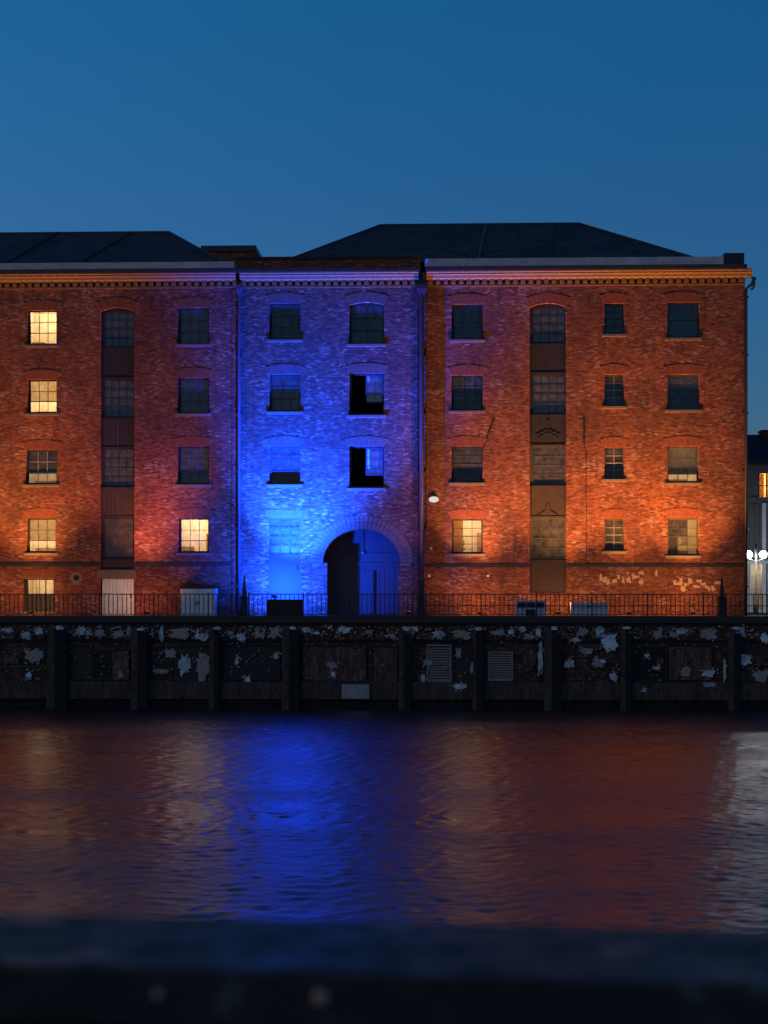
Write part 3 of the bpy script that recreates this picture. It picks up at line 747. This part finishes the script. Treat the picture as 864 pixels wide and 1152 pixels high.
# =================================================================== things on the quay side pavement
def obelisk(px, label, s=1.0):
    Y = QY+.55; x = X(px, Y)
    t = thing('obelisk_post', (x, Y, QZ), label, 'post', 'pointed posts on the quay')
    z0 = QZ+.001; 
    def sq(r, z): return [(x-r,Y-r,z),(x+r,Y-r,z),(x+r,Y+r,z),(x-r,Y+r,z)]
    MB().loft([sq(.20,z0), sq(.20,z0+.12), sq(.165,z0+.16), sq(.15,z0+.85), sq(.17,z0+.88), sq(.17,z0+.94)]).build('pedestal', M['cab_dark'], t)
    MB().loft([sq(.13,z0+.941), sq(.085,z0+1.3), sq(.04,z0+1.75), sq(.012,z0+1.98)]).build('spike', M['iron'], t)
    b = MB(); b.ball((x,Y,z0+1.86), .055, 8); b.build('finial', M['bar_mid'], t)
obelisk(275, 'pointed iron post beside the blue lit drainpipe, first from the left')
obelisk(474, 'pointed iron post between the gateway bay and the orange range')
obelisk(812, 'pointed iron post near the right end of the warehouse')

def railing(pa, pb, label, midrail=False):
    Y = QY+.25; x0, x1 = X(pa, Y), X(pb, Y)
    t = thing('railing', ((x0+x1)/2, Y, QZ), label, 'railing', 'iron railings along the quay edge')
    zt = QZ+1.10; z0 = QZ+.062
    MB().box(x0, x1, Y-.028, Y+.028, zt-.045, zt).build('top_rail', M['rail_iron'], t)
    MB().box(x0, x1, Y-.022, Y+.022, z0+.05, z0+.085).build('bottom_rail', M['rail_iron'], t)
    if midrail: MB().box(x0, x1, Y-.02, Y+.02, QZ+.52, QZ+.56).build('middle_rail', M['rail_iron'], t)
    n = int(round((x1-x0)/.215)); me = None
    for i in range(n+1):
        x = x0+(x1-x0)*i/n
        post = (i % 12 == 0)
        if post:
            MB().box(x-.028, x+.028, Y-.03, Y+.03, z0-.02, zt+.05).build('railing_post', M['rail_iron'], t); continue
        if me is None:
            o = MB().box(x-.017, x+.017, Y-.017, Y+.017, z0+.085, zt-.045).build('baluster', M['rail_iron'], t); me = o; xr = x
        else:
            c = me.copy(); c.parent = t; c.location = (x-xr, 0, 0); col.objects.link(c)
railing(-70, 270, 'black iron railing in front of the left warehouse, left of the first pointed post')
railing(280, 469, 'black iron railing in front of the blue lit bay and gateway')
railing(479, 807, 'long black iron railing with a middle rail in front of the orange brick range', True)
railing(817, 930, 'short black iron railing at the far right in front of the white lit shopfront', True)

# cabinet with two doors projecting from left warehouse
x0, x1, z0, z1 = px_rect((207,662,245,692)); z0 = QZ+.001; y0 = FY-1.05
cb = thing('kiosk', ((x0+x1)/2, FY-.5, QZ), 'pale grey double-door cabinet with a dark flat top beside the blue drainpipe', 'cabinet')
MB().box(x0, x1, y0, FY-.06, z0, z1).build('body', M['door_grey'], cb, .01)
MB().box(x0-.05, x1+.05, y0-.06, FY-.055, z1+.002, z1+.14).build('top', M['gutter'], cb, .01)
for i in range(2):
    a = x0+.04+(x1-x0-.06)/2*i; c = a+(x1-x0-.12)/2
    b = MB().box(a, c, y0-.03, y0-.002, z0+.05, z1-.04)
    for k in range(3): frame_ring(b, a+.07, c-.07, z0+.12+.38*k, z0+.44+.38*k, y0-.045, y0-.029, .03)
    dr = b.build('door', M['door_grey'], cb)
    MB().box(c-.06 if i == 0 else a+.02, c-.03 if i == 0 else a+.05, y0-.07, y0-.031, z0+.55, z0+.72).build('handle', M['iron'], dr)

# black slatted bin below the half-glazed door
x0, x1, z0, z1 = px_rect((300,674.5,341,693.5), QY+.6); z0 = QZ+.001; BIN_TOP = z1-QZ; BY = QY+1.41
bn = thing('storage_bin', ((x0+x1)/2, BY-.7, QZ), 'black slatted storage bin standing in front of the tall blue half-glazed door', 'storage bin')
MB().box(x0+.03, x1-.03, BY-1.02, BY-.4, z0+.05, z1-.06).build('body', M['cab_dark'], bn)
b = MB()
for k in range(9): b.box(x0+.02+(x1-x0-.1)*k/8, x0+.08+(x1-x0-.1)*k/8, BY-1.05, BY-1.019, z0+.03, z1-.08)
b.build('slats', M['iron'], bn)
MB().box(x0, x1, BY-1.08, BY-.38, z1-.055, z1).build('lid', M['iron'], bn, .01)
for sx in (x0+.08, x1-.16):
    MB().box(sx, sx+.08, BY-1.0, BY-.92, z0, z0+.05).build('foot', M['iron'], bn)

# pale blue cabinet with dark panes
x0, x1, z0, z1 = px_rect((580,675.5,614,694), QY+.7); z0 = QZ+.001; y0 = QY+.36
cc = thing('utility_cabinet', ((x0+x1)/2, y0+.3, QZ), 'pale blue framed cabinet with dark panels below the brown loading shaft', 'cabinet', 'low cabinets behind the railing')
b = MB().box(x0, x1, y0+.03, y0+.55, z0, z1-.03); frame_ring(b, x0, x1, z0, z1-.03, y0, y0+.03, .06)
b.build('body', M['cab_blue'], cc)
MB().box(x0-.03, x1+.03, y0-.03, y0+.58, z1-.028, z1).build('top', M['cab_blue'], cc, .005)
for k in range(3):
    a = x0+.09+(x1-x0-.18)*k/3
    MB().box(a+.02, a+(x1-x0-.18)/3-.02, y0+.012, y0+.032, z1-.32, z1-.1).build('panel', M['cab_dark'], cc)
MB().box((x0+x1)/2-.25, (x0+x1)/2+.2, y0+.01, y0+.034, z0+.02, z0+.36).build('access_door', M['gutter'], cc)
# grey ribbed cabinet
x0, x1, z0, z1 = px_rect((642,677.5,683,694), QY+.7); z0 = QZ+.001
cc = thing('utility_cabinet', ((x0+x1)/2, y0+.3, QZ), 'wide pale grey ribbed cabinet right of the pale blue one', 'cabinet', 'low cabinets behind the railing')
b = MB().box(x0, x1, y0+.03, y0+.5, z0, z1-.03)
for k in range(10): b.box(x0+.05+(x1-x0-.1)*k/10, x0+.05+(x1-x0-.1)*(k+.6)/10, y0+.01, y0+.031, z0+.04, z1-.06)
b.build('body', M['cab_grey'], cc)
MB().box(x0-.03, x1+.03, y0-.02, y0+.53, z1-.028, z1).build('top', M['cab_grey'], cc, .005)
MB().box((x0+x1)/2-.1, (x0+x1)/2+.02, y0-.03, y0+.009, z0+.48, z0+.54).build('handle', M['iron'], cc)

# ------------------------------------------------------------------ floodlights
def flood(px, label, color, energy, aim_px, aim_py, size=110, Y=FY-2.35, blend=1.0, glow='led_warm', z=.26, soft=.1, wash=.1, wash_px=None, wash_z=2.5, wsize=160, base=0.0):
    x = X(px, FY)*Y/FY; t = thing('floodlight', (x, Y, QZ+base), label, 'floodlight', 'small floodlights on the pavement')
    p = Vector((x, Y, QZ+base+z)); B_ = QZ+base; q = Vector((X(aim_px), FY, Z(aim_py, aim_px))); d = (q-p).normalized()
    b = MB(); b.box(x-.03, x+.03, Y-.1, Y+.1, B_+.001, B_+.03); b.box(x-.135, x-.115, Y-.02, Y+.02, B_+.031, B_+z); b.box(x+.115, x+.135, Y-.02, Y+.02, B_+.031, B_+z); b.box(x-.135, x+.135, Y-.02, Y+.02, B_+.03, B_+.045)
    b.build('bracket', M['iron'], t)
    bm = MB().box(-.11, .11, -.075, .075, -.09, .0)
    h = bm.build('housing', M['iron'], None, .008); h.parent = t; h.location = p - Vector(t.location) - d*.02
    h.rotation_mode = 'QUATERNION'; h.rotation_quaternion = d.to_track_quat('Z', 'X')
    l = MB().box(-.09, .09, -.055, .055, .001, .006).build('lens', M[glow], None); l.parent = h
    q2 = Vector((X(wash_px or aim_px), FY, QZ+wash_z)); d2 = (q2-p).normalized()
    for dd, e_, sz in ((d, energy, size), (d2, energy*wash, wsize)):
        li = bpy.data.lights.new('flood', 'SPOT'); li.energy = e_; li.color = color; li.spot_size = R(sz); li.spot_blend = blend; li.shadow_soft_size = soft
        lo = bpy.data.objects.new('flood_light', li); col.objects.link(lo); lo.parent = t
        lo.location = p + d*.08 - Vector(t.location); lo.rotation_mode = 'QUATERNION'; lo.rotation_quaternion = (-dd).to_track_quat('Z', 'Y')
ORG = (1, .40, .10); PNK = (1, .30, .15)
flood(-60, 'warm floodlight beyond the left edge lighting the left warehouse', ORG, 6000, -50, 390, 78, wash=.055)
flood(35, 'warm floodlight below the first window column of the left warehouse', ORG, 5400, 25, 390, 78, wash=.055)
flood(165, 'warm floodlight between the white door and the grey cabinet', PNK, 4300, 145, 390, 78, wash=.055)
flood(309, 'blue floodlight standing on the black bin left of the gateway', (.005,.054,1), 112000, 348, 510, 78, glow='led_blue', wash=.10, wash_px=325, wash_z=3.0, wsize=168, base=BIN_TOP, z=.2)
flood(460, 'dim violet floodlight right of the gateway', (1,.30,.36), 900, 446, 390, 64, wash=.03)
flood(540, 'warm floodlight left of the pale blue cabinet', ORG, 7600, 545, 385, 76, wash=.05)
flood(628, 'warm floodlight between the two low cabinets', ORG, 7000, 640, 385, 76, wash=.045)
flood(708, 'warm floodlight right of the grey ribbed cabinet', ORG, 5600, 705, 385, 76, wash=.045)
flood(780, 'warm floodlight near the right end of the orange range', ORG, 7400, 772, 385, 78, wash=.06)

# =================================================================== QUAY WALL
q = thing('quay_wall', (0, QY, 0), 'dark weathered quay wall with buttresses and peeling white patches rising from the water', 'quay wall')
MB().box(-W, W, QY, QY+.9, -1.5, QZ-.28).build('masonry', M['quay'], q)
MB().box(-W, W, QY-.22, QY+.895, QZ-.278, QZ+.055).build('coping', M['coping'], q, .03)
MB().box(-W, W, QY-.10, QY+.02, Z(721.5,432,QY), Z(719.5,432,QY)).build('waling_beam', M['timber'], q)
MB().box(-W, W, QY-.14, QY+.02, Z(787,432,QY), Z(767,432,QY)).build('plinth', M['concrete'], q, .03)
zb = Z(706, 432, QY)
for i, (a, c, e) in enumerate(((-38,-30,-18), (55,63,77), (149,156,168), (237,242,248), (318,326,337), (449,455,462), (532,536,544), (612,621,631), (698,703,710), (819,825,832), (905,912,922))):
    x0, x1, x2 = X(a,QY), X(c,QY), X(e,QY); r = random.Random(i)
    bt = MB()
    bt.loft([[(x0-.06,QY-.50,-1),(x1,QY-.50,-1),(x1,QY,-1),(x0-.06,QY,-1)], [(x0,QY-.36,.9),(x1,QY-.36,.9),(x1,QY,.9),(x0,QY,.9)], [(x0,QY-.33,zb-.12),(x1,QY-.33,zb-.12),(x1,QY,zb-.12),(x0,QY,zb-.12)], [(x0,QY-.2,zb+.02),(x1,QY-.2,zb+.02),(x1,QY,zb+.02),(x0,QY,zb+.02)]])
    bo = bt.build('buttress', M['concrete'], q)
    fx = MB().box(x1+.01, x2, QY-.42, QY-.003, -1, zb-.25); fx.build('fender_pile', M['timber'], q, .04)
    MB().prism(blob(c+(e-c)*.3, 706+r.random()*2, 8+r.random()*4, 4+r.random()*3, 300+i, 9, .5, QY-.36), QY-.45, QY-.2).build('cap_stone', M['flake'], bo)
# panels let into the bays
def louvre(r, n, gap, mat='louvre', vert=0):
    x0, x1, z0, z1 = px_rect(r, QY); b = MB(); frame_ring(b, x0, x1, z0, z1, QY-.09, QY+.005, .07)
    for k in range(n):
        z = z0+.08+(z1-z0-.16)*k/n
        b.v_off = len(b.v)
        b.loft([[(x0+.07, QY-.07, z), (x0+.07, QY-.01, z+.06), (x0+.07, QY-.0, z+.04), (x0+.07, QY-.06, z-.02)],
                [(x1-.07, QY-.07, z), (x1-.07, QY-.01, z+.06), (x1-.07, QY-.0, z+.04), (x1-.07, QY-.06, z-.02)]])
    if vert: b.box((x0+x1)/2-.03, (x0+x1)/2+.03, QY-.085, QY, z0+.07, z1-.07)
    b.build('louvre_panel', M[mat], q)
louvre((480,725,508,767), 13, .1); louvre((549,733,577,766), 11, .1); louvre((711,727,750,767), 12, .1, 'panel_dark', 1); louvre((105,731,125,765), 9, .1, 'panel_dark')
for r, m in (((126,732,145,765),'flake_rust'), ((341,727,412,766),'flake_rust'), ((420,728,447,768),'flake_rust'), ((512,725,531,767),'coping'), ((384,769,416,786),'flake_dim'), ((195,728,236,766),'coping'), ((80,727,104,765),'coping'), ((250,727,315,765),'panel_dark'), ((752,727,800,765),'flake_rust')):
    x0, x1, z0, z1 = px_rect(r, QY); yy = .05 if r[1] < 768 else .16
    b = MB().box(x0, x1, QY-yy, QY+.003, z0, z1); b.build('infill_panel', M[m], q, .015)
    fr = MB(); frame_ring(fr, x0-.05, x1+.05, z0-.05, z1+.05, QY-yy-.03, QY+.002, .05); fr.build('panel_frame', M['timber'], q)
FL = [(9,709,14,6,0),(30,715,10,10,0),(44,707,9,10,0),(38,738,22,16,1),(33,760,7,9,0),(92,709,11,9,0),(112,712,12,9,1),(133,713,14,9,1),(182,711,5,18,0),(203,712,24,12,1),
 (192,735,15,11,1),(208,748,12,24,0),(180,755,18,5,1),(226,714,15,13,0),(229,750,15,34,1),(272,717,10,10,0),(267,744,5,8,0),(279,765,8,8,0),(311,738,6,7,0),(292,712,13,14,1),(309,711,14,13,1),
 (345,705,10,7,0),(355,712,9,4,0),(371,705,5,3,0),(387,708,14,8,0),(374,748,14,6,1),(375,758,5,7,0),(440,716,14,5,0),(466,706,10,6,0),(493,714,13,9,0),(520,714,20,10,1),
 (519,772,17,6,0),(516,735,6,12,1),(531,752,3,14,0),(476,763,5,9,0),(587,708,8,6,0),(606,711,6,10,0),(608,740,6,36,0),(595,742,14,26,2),(596,716,12,6,1),
 (640,747,12,9,0),(647,720,9,5,0),(655,711,12,9,1),(685,722,22,22,0),(660,732,14,7,1),(671,745,8,12,1),(690,761,8,8,0),(724,776,5,5,0),(740,713,12,10,1),(797,713,18,12,1),
 (838,742,15,12,0),(855,760,18,14,1),(860,718,10,12,0),(797,757,15,9,0),(815,755,2.5,26,0),(798,770,13,6,1),(14,742,18,10,2),(60,742,8,14,2),(100,712,6,6,0),(170,712,8,6,1),(260,712,8,5,1),(560,712,14,8,1),(575,711,8,6,0),(770,712,14,7,2),(765,745,22,24,2)]
rf_ = random.Random(31)
for _ in range(34):
    up_ = rf_.random() < .45
    FL.append((rf_.uniform(-10, 870), rf_.uniform(708, 717) if up_ else rf_.uniform(726, 764), rf_.uniform(5, 13), rf_.uniform(4, 12), rf_.choice((1,1,2,2,0))))
for i, (px, py, w, h, k) in enumerate(FL):
    py = max(py, 703+h/2+1.5)
    MB().prism(blob(px, py, w*1.22, h*1.2, 500+i, 23, .5, QY), QY-.10-.004*(i%9)-(.06 if py > 766 else 0), QY+.002).build('peeling_patch', M[('flake','flake_dim','flake_rust')[k]], q)
# loose chips in the upper band
b = MB(); rr = random.Random(11)
for i in range(700):
    px = rr.uniform(-30, 900); py = rr.uniform(704.5, 718) if rr.random() < .5 else rr.uniform(722, 765)
    s = rr.uniform(.02, .085)*(1.0 if py < 720 else .7); x, z = X(px,QY), Z(py,432,QY); n = rr.choice((4,5,6)); a0 = rr.random()*6
    b.prism([(x+s*rr.uniform(.6,1.3)*math.cos(a0+6.283*k/n), z+s*.7*rr.uniform(.6,1.3)*math.sin(a0+6.283*k/n)) for k in range(n)], QY-.10-rr.random()*.08, QY+.01)
tag(b.build('rubble_chips', M['flake_dim'], q), kind='stuff')
b = MB()                                # crumbs of render left round each peeling patch
for (px, py, w, h, k) in FL:
    if k == 2: continue
    for _ in range(7):
        a0 = rr.random()*6.283; d = rr.uniform(.45, 1.15); cx, cy = px+math.cos(a0)*d*(w/2+2), py+math.sin(a0)*d*(h/2+2)
        if cy < 703: continue
        s_ = rr.uniform(.02, .075); x, z = X(cx,QY), Z(cy,432,QY); n = rr.choice((4,5,6)); a1 = rr.random()*6
        b.prism([(x+s_*rr.uniform(.5,1.4)*math.cos(a1+6.283*m/n), z+s_*rr.uniform(.5,1.2)*math.sin(a1+6.283*m/n)) for m in range(n)], QY-.12-rr.random()*.04, QY+.01)
tag(b.build('render_crumbs', M['flake_dim'], q), kind='stuff')
b = MB()
for i in range(700):
    px = rr.uniform(-30, 900); py = rr.uniform(704.5, 719)
    s = rr.uniform(.05, .14); x, z = X(px,QY), Z(py,432,QY); n = rr.choice((5,6,7)); a0 = rr.random()*6
    b.prism([(x+s*rr.uniform(.6,1.3)*math.cos(a0+6.283*k/n), z+s*.7*rr.uniform(.6,1.3)*math.sin(a0+6.283*k/n)) for k in range(n)], QY-.05-rr.random()*.06, QY+.01)
tag(b.build('rubble_stones', M['flake_rust'], q), kind='stuff')

# =================================================================== buildings behind and to the right
bx0, bx1 = X(228,FY+20), X(287,FY+20); Yb = FY+20
t = thing('rear_building', ((bx0+bx1)/2, Yb, QZ), 'black flat roofed block rising behind the gap between the two slate roofs', 'building')
zt_ = Z(276.5,260,Yb)
MB().box(bx0, bx1, Yb, Yb+8, QZ-.05, zt_-.35).build('wall', M['brick_dark'], t)
MB().box(bx0-.1, bx1+.05, Yb-.1, Yb+8.1, zt_-.348, zt_).build('roof', M['gutter'], t)

Yg = FY+9
g = thing('shop_building', (X(870,Yg), Yg, QZ), 'grey rendered building with slate roof, yellow lit window and white lit shopfront', 'building')
gx0, gx1 = X(825,Yg), X(990,Yg)
zE = Z(521,850,Yg); zM = Z(562,850,Yg)
hl = []
x0, x1, z0, z1 = px_rect((853,531,872,562), Yg); up = (x0, x1, z0, z1)
hl.append(outline(x0, x1, z0+.02, z1))
x0, x1, z0, z1 = px_rect((843,632,862,690), Yg); hl.append(outline(x0, x1, QZ+.05, z1)); dr = (x0, x1, QZ+.05, z1)
x0, x1, z0, z1 = px_rect((866,632,884,690), Yg); hl.append(outline(x0, x1, QZ+.05, z1)); dr2 = (x0, x1, QZ+.05, z1)
holed_wall('wall', [(gx0, QZ-.05), (gx1, QZ-.05), (gx1, zE), (gx0, zE)], hl, Yg, .3, M['render_grey'], g)
MB().box(gx0, gx1, Yg+8, Yg+8.3, QZ-.05, zE).build('back_wall', M['render_grey'], g)
MB().box(gx0, gx0+.3, Yg+.302, Yg+7.99, QZ-.05, zE).build('side_wall', M['render_grey'], g)
b = MB(); zr = Z(489,850,Yg+4)
b.v = [(gx0-.2,Yg-.35,zE+.1),(gx1,Yg-.35,zE+.1),(gx1,Yg+4,zr),(gx0-.2,Yg+4,zr),(gx1,Yg+8.6,zE+.1),(gx0-.2,Yg+8.6,zE+.1)]
b.f = [(0,1,2,3),(3,2,4,5),(0,3,5),(1,4,2),(0,5,4,1)]; rf = b.build('roof', M['slate'], g)
MB().box(gx0-.2, gx1, Yg-.42, Yg-.352, zE-.12, zE+.12).build('gutter', M['gutter'], g)
x0, x1 = X(857,Yg+3.4), X(880,Yg+3.4)
ch = MB().box(x0, x1, Yg+3.2, Yg+4.2, zr-1.0, Z(484,860,Yg+3.4)-.1).box(x0-.06, x1+.06, Yg+3.14, Yg+4.26, Z(484,860,Yg+3.4)-.1, Z(484,860,Yg+3.4)).build('chimney', M['brick_dark'], rf)
MB().box(gx0, gx1, Yg-.12, Yg-.002, zM-.1, zM+.12).build('string_course', M['render_grey'], g)
def lit_opening(r, name, depth, pw, clr, nc, curt=True, prefix=None):
    x0, x1, z0, z1 = r; b = MB(); frame_ring(b, x0+.004, x1-.004, z0+.004, z1-.004, Yg+.05, Yg+.14, .07); bars(b, x0+.07, x1-.07, z0+.07, z1-.07, nc, 2, Yg+.06, Yg+.12, .05)
    w = b.build(name, M['frame_brown' if curt else 'white'], g)
    MB().box(x0+.05, x1-.05, Yg+.088, Yg+.094, z0+.05, z1-.05).build('pane', M['glass'], w)
    b = MB(); ya = Yg+.302; X0, X1, Z0, Z1 = x0-.15, x1+.15, z0-.02, z1+.15
    b.box(X0-.05, X0, ya, ya+depth, Z0, Z1); b.box(X1, X1+.05, ya, ya+depth, Z0, Z1); b.box(X0-.05, X1+.05, ya+depth, ya+depth+.05, Z0-.05, Z1+.05); b.box(X0-.05, X1+.05, ya, ya+depth, Z0-.05, Z0); b.box(X0-.05, X1+.05, ya, ya+depth, Z1, Z1+.05)
    b.build('room', M['cream'], w)
    if curt:
        b = MB()
        for i in range(14):
            if 5 <= i <= 7: continue
            xa = x0+.07+(x1-x0-.14)*i/14; b.box(xa, xa+(x1-x0-.14)/14, Yg+.2+.02*(i%2), Yg+.215+.02*(i%2), z0+.1, z1-.08)
        b.build('curtain', M['curtain_amber'], w)
    li = bpy.data.lights.new('room_light', 'POINT'); li.energy = pw; li.color = clr; li.shadow_soft_size = .15
    lo = bpy.data.objects.new('room_light', li); col.objects.link(lo); lo.parent = w; lo.location = Vector(((x0+x1)/2, Yg+1.1, z1-.35)) - wl(w)
lit_opening(up, 'window', 1.8, 110, (1,.60,.16), 2)
lit_opening(dr, 'door', 1.5, 12, (1,.9,.75), 1, False)
lit_opening(dr2, 'door', 1.5, 12, (1,.9,.75), 1, False)
# ribbed cladding panels between the floors and white pilasters
b = MB(); x = X(838,Yg)
while x < X(855,Yg): b.box(x, x+.14, Yg-.10, Yg-.003, Z(624,850,Yg), Z(567,850,Yg)); x += .26
b.build('cladding', M['render_grey'], g)
for a, c in ((857,861), (839.5,841.5), (863.2,865.2)):
    MB().box(X(a,Yg), X(c,Yg), Yg-.16, Yg-.003, QZ, Z(566 if a > 850 and a < 860 else 630,850,Yg)).build('pilaster', M['white'], g)
MB().box(X(838,Yg), X(960,Yg), Yg-.22, Yg-.165, Z(634,850,Yg), Z(631,850,Yg)).build('shop_fascia', M['white'], g)
MB().box(X(853,Yg), X(862,Yg), Yg-.26, Yg-.225, Z(630,855,Yg), Z(619,855,Yg)).build('fascia_box', M['plaster_patch'], g)

# street lamp with two globes
Yl = FY+4.5; xlamp = X(850.5,Yl)
t = thing('street_lamp', (xlamp, Yl, QZ), 'tall street lamp with two glowing white globes at the right end of the warehouse', 'street lamp')
zl = Z(624,850,Yl)
MB().tube([(xlamp,Yl,QZ), (xlamp,Yl,QZ+.5), (xlamp,Yl,QZ+.55), (xlamp,Yl,zl+.55)], [.11,.1,.06,.045], 12).build('pole', M['bar_grey'], t, smooth=True)
MB().tube([(xlamp-.36,Yl,zl-.22), (xlamp-.15,Yl,zl-.3), (xlamp,Yl,zl-.32), (xlamp+.15,Yl,zl-.3), (xlamp+.36,Yl,zl-.22)], .025, 8).build('arm', M['bar_grey'], t, smooth=True)
for s in (-1, 1):
    b = MB(); b.ball((xlamp+s*.36, Yl, zl), .185, 12); gl = b.build('lamp_globe', M['lamp_glow'], t, smooth=True)
    MB().box(xlamp+s*.36-.07, xlamp+s*.36+.07, Yl-.07, Yl+.07, zl+.19, zl+.26).build('cap', M['iron'], gl)

# =================================================================== NEAR PARAPET (out of focus)
def P(dep, u): return Vector((0,0,0)) + (fwd + rgt*u)*dep
drop = .47; zp = ZC-drop
fl, fr_ = P(drop/((1026-HOR)/F), -.24), P(drop/((1047-HOR)/F), .24)
nl, nr_ = P(drop/((1084-HOR)/F), -.24), P(drop/((1103-HOR)/F), .24)
dirv = (fr_-fl).normalized(); perp = Vector((-dirv.y, dirv.x, 0))
wd = (fl-nl).dot(perp)
t = thing('parapet_wall', (nl.x, nl.y, QZ), 'dark damp stone parapet in the foreground, blurred by the lens', 'parapet')
def slab(b, o0, o1, z0, z1, a=-14, c=14, seg=1):
    p0 = fl
    for k in range(seg):
        s0 = a+(c-a)*k/seg+(.004 if k else 0); s1 = a+(c-a)*(k+1)/seg-.004
        r = [p0+dirv*s0+perp*o0, p0+dirv*s1+perp*o0, p0+dirv*s1+perp*o1, p0+dirv*s0+perp*o1]
        b.loft([[(v.x,v.y,z0) for v in r], [(v.x,v.y,z1) for v in r]])
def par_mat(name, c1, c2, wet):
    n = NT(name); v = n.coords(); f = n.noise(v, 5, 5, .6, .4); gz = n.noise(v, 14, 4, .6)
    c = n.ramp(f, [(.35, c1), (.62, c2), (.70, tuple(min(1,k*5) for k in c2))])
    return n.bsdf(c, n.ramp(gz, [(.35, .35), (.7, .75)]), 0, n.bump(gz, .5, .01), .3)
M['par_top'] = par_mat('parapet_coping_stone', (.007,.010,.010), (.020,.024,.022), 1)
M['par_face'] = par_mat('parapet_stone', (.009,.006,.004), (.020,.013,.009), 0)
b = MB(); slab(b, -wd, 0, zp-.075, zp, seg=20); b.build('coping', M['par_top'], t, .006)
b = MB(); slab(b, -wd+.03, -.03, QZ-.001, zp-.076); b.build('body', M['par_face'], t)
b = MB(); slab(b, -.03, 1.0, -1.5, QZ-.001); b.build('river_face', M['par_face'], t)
# pale spots on the inner edge of the coping
for s, dz, r in ((.51, -.03, .010), (.31, -.032, .006)):
    cpt = fl+dirv*s+perp*(-wd-.002)
    b = MB(); b.ball((cpt.x, cpt.y, zp+dz), r, 8); b.build('pale_spot', M['plaster_patch'], t)

# ------------------------------------------------------------------ sky and sun
w = bpy.data.worlds.new('World'); sc.world = w; w.use_nodes = True; nt = w.node_tree; nt.nodes.clear()
sky = nt.nodes.new('ShaderNodeTexSky'); sky.sky_type = 'NISHITA'; sky.sun_disc = False
sky.sun_elevation = R(3.0); sky.sun_rotation = R(-75); sky.altitude = 0; sky.air_density = 1.0; sky.dust_density = .3; sky.ozone_density = 6
tint = nt.nodes.new('ShaderNodeMix'); tint.data_type = 'RGBA'; tint.blend_type = 'MULTIPLY'; tint.inputs[0].default_value = 1
tc = nt.nodes.new('ShaderNodeTexCoord'); sx = nt.nodes.new('ShaderNodeSeparateXYZ'); nt.links.new(tc.outputs['Generated'], sx.inputs[0])
mr = nt.nodes.new('ShaderNodeValToRGB'); mr.color_ramp.elements[0].position = 0; mr.color_ramp.elements[1].position = 1; nt.links.new(sx.outputs[2], mr.inputs[0])
mr.color_ramp.elements[0].color = (2.6,1.4,1.8,1); mr.color_ramp.elements[1].color = (2.1,1.6,1.5,1)
for p_, c_ in ((.12, (2.9,1.60,1.45,1)), (.22, (3.1,1.68,1.47,1)), (.34, (1.9,2.05,1.62,1)), (.6, (2.1,1.6,1.4,1))):
    e_ = mr.color_ramp.elements.new(p_); e_.color = c_
nt.links.new(mr.outputs[0], tint.inputs[7])
bg = nt.nodes.new('ShaderNodeBackground'); bg.inputs[1].default_value = .145
ou = nt.nodes.new('ShaderNodeOutputWorld')
nt.links.new(sky.outputs[0], tint.inputs[6]); nt.links.new(tint.outputs[2], bg.inputs[0]); nt.links.new(bg.outputs[0], ou.inputs[0])
sl = bpy.data.lights.new('Sun', 'SUN'); sl.energy = .19; sl.angle = R(50); sl.color = (1,.8,.7)
so = bpy.data.objects.new('Sun', sl); col.objects.link(so)
so.rotation_euler = (R(62), 0, R(-35))

# ------------------------------------------------------------------ camera
cam = bpy.data.cameras.new('Camera'); co = bpy.data.objects.new('Camera', cam); col.objects.link(co)
co.location = (0,0,ZC); co.rotation_euler = (R(90), 0, YAW)
cam.sensor_fit = 'HORIZONTAL'; cam.sensor_width = 24; cam.lens = 50; cam.shift_y = (HOR-576)/864
cam.clip_start = .1; cam.clip_end = 3000
cam.dof.use_dof = True; cam.dof.focus_distance = 77; cam.dof.aperture_fstop = 2.4
sc.camera = co
sc.view_settings.view_transform = 'Standard'; sc.view_settings.look = 'None'; sc.view_settings.gamma = 1; sc.view_settings.exposure = 0
sc.view_settings.use_curve_mapping = False
sc.cycles.use_denoising = True
sc.cycles.max_bounces = 6; sc.cycles.sample_clamp_indirect = 4
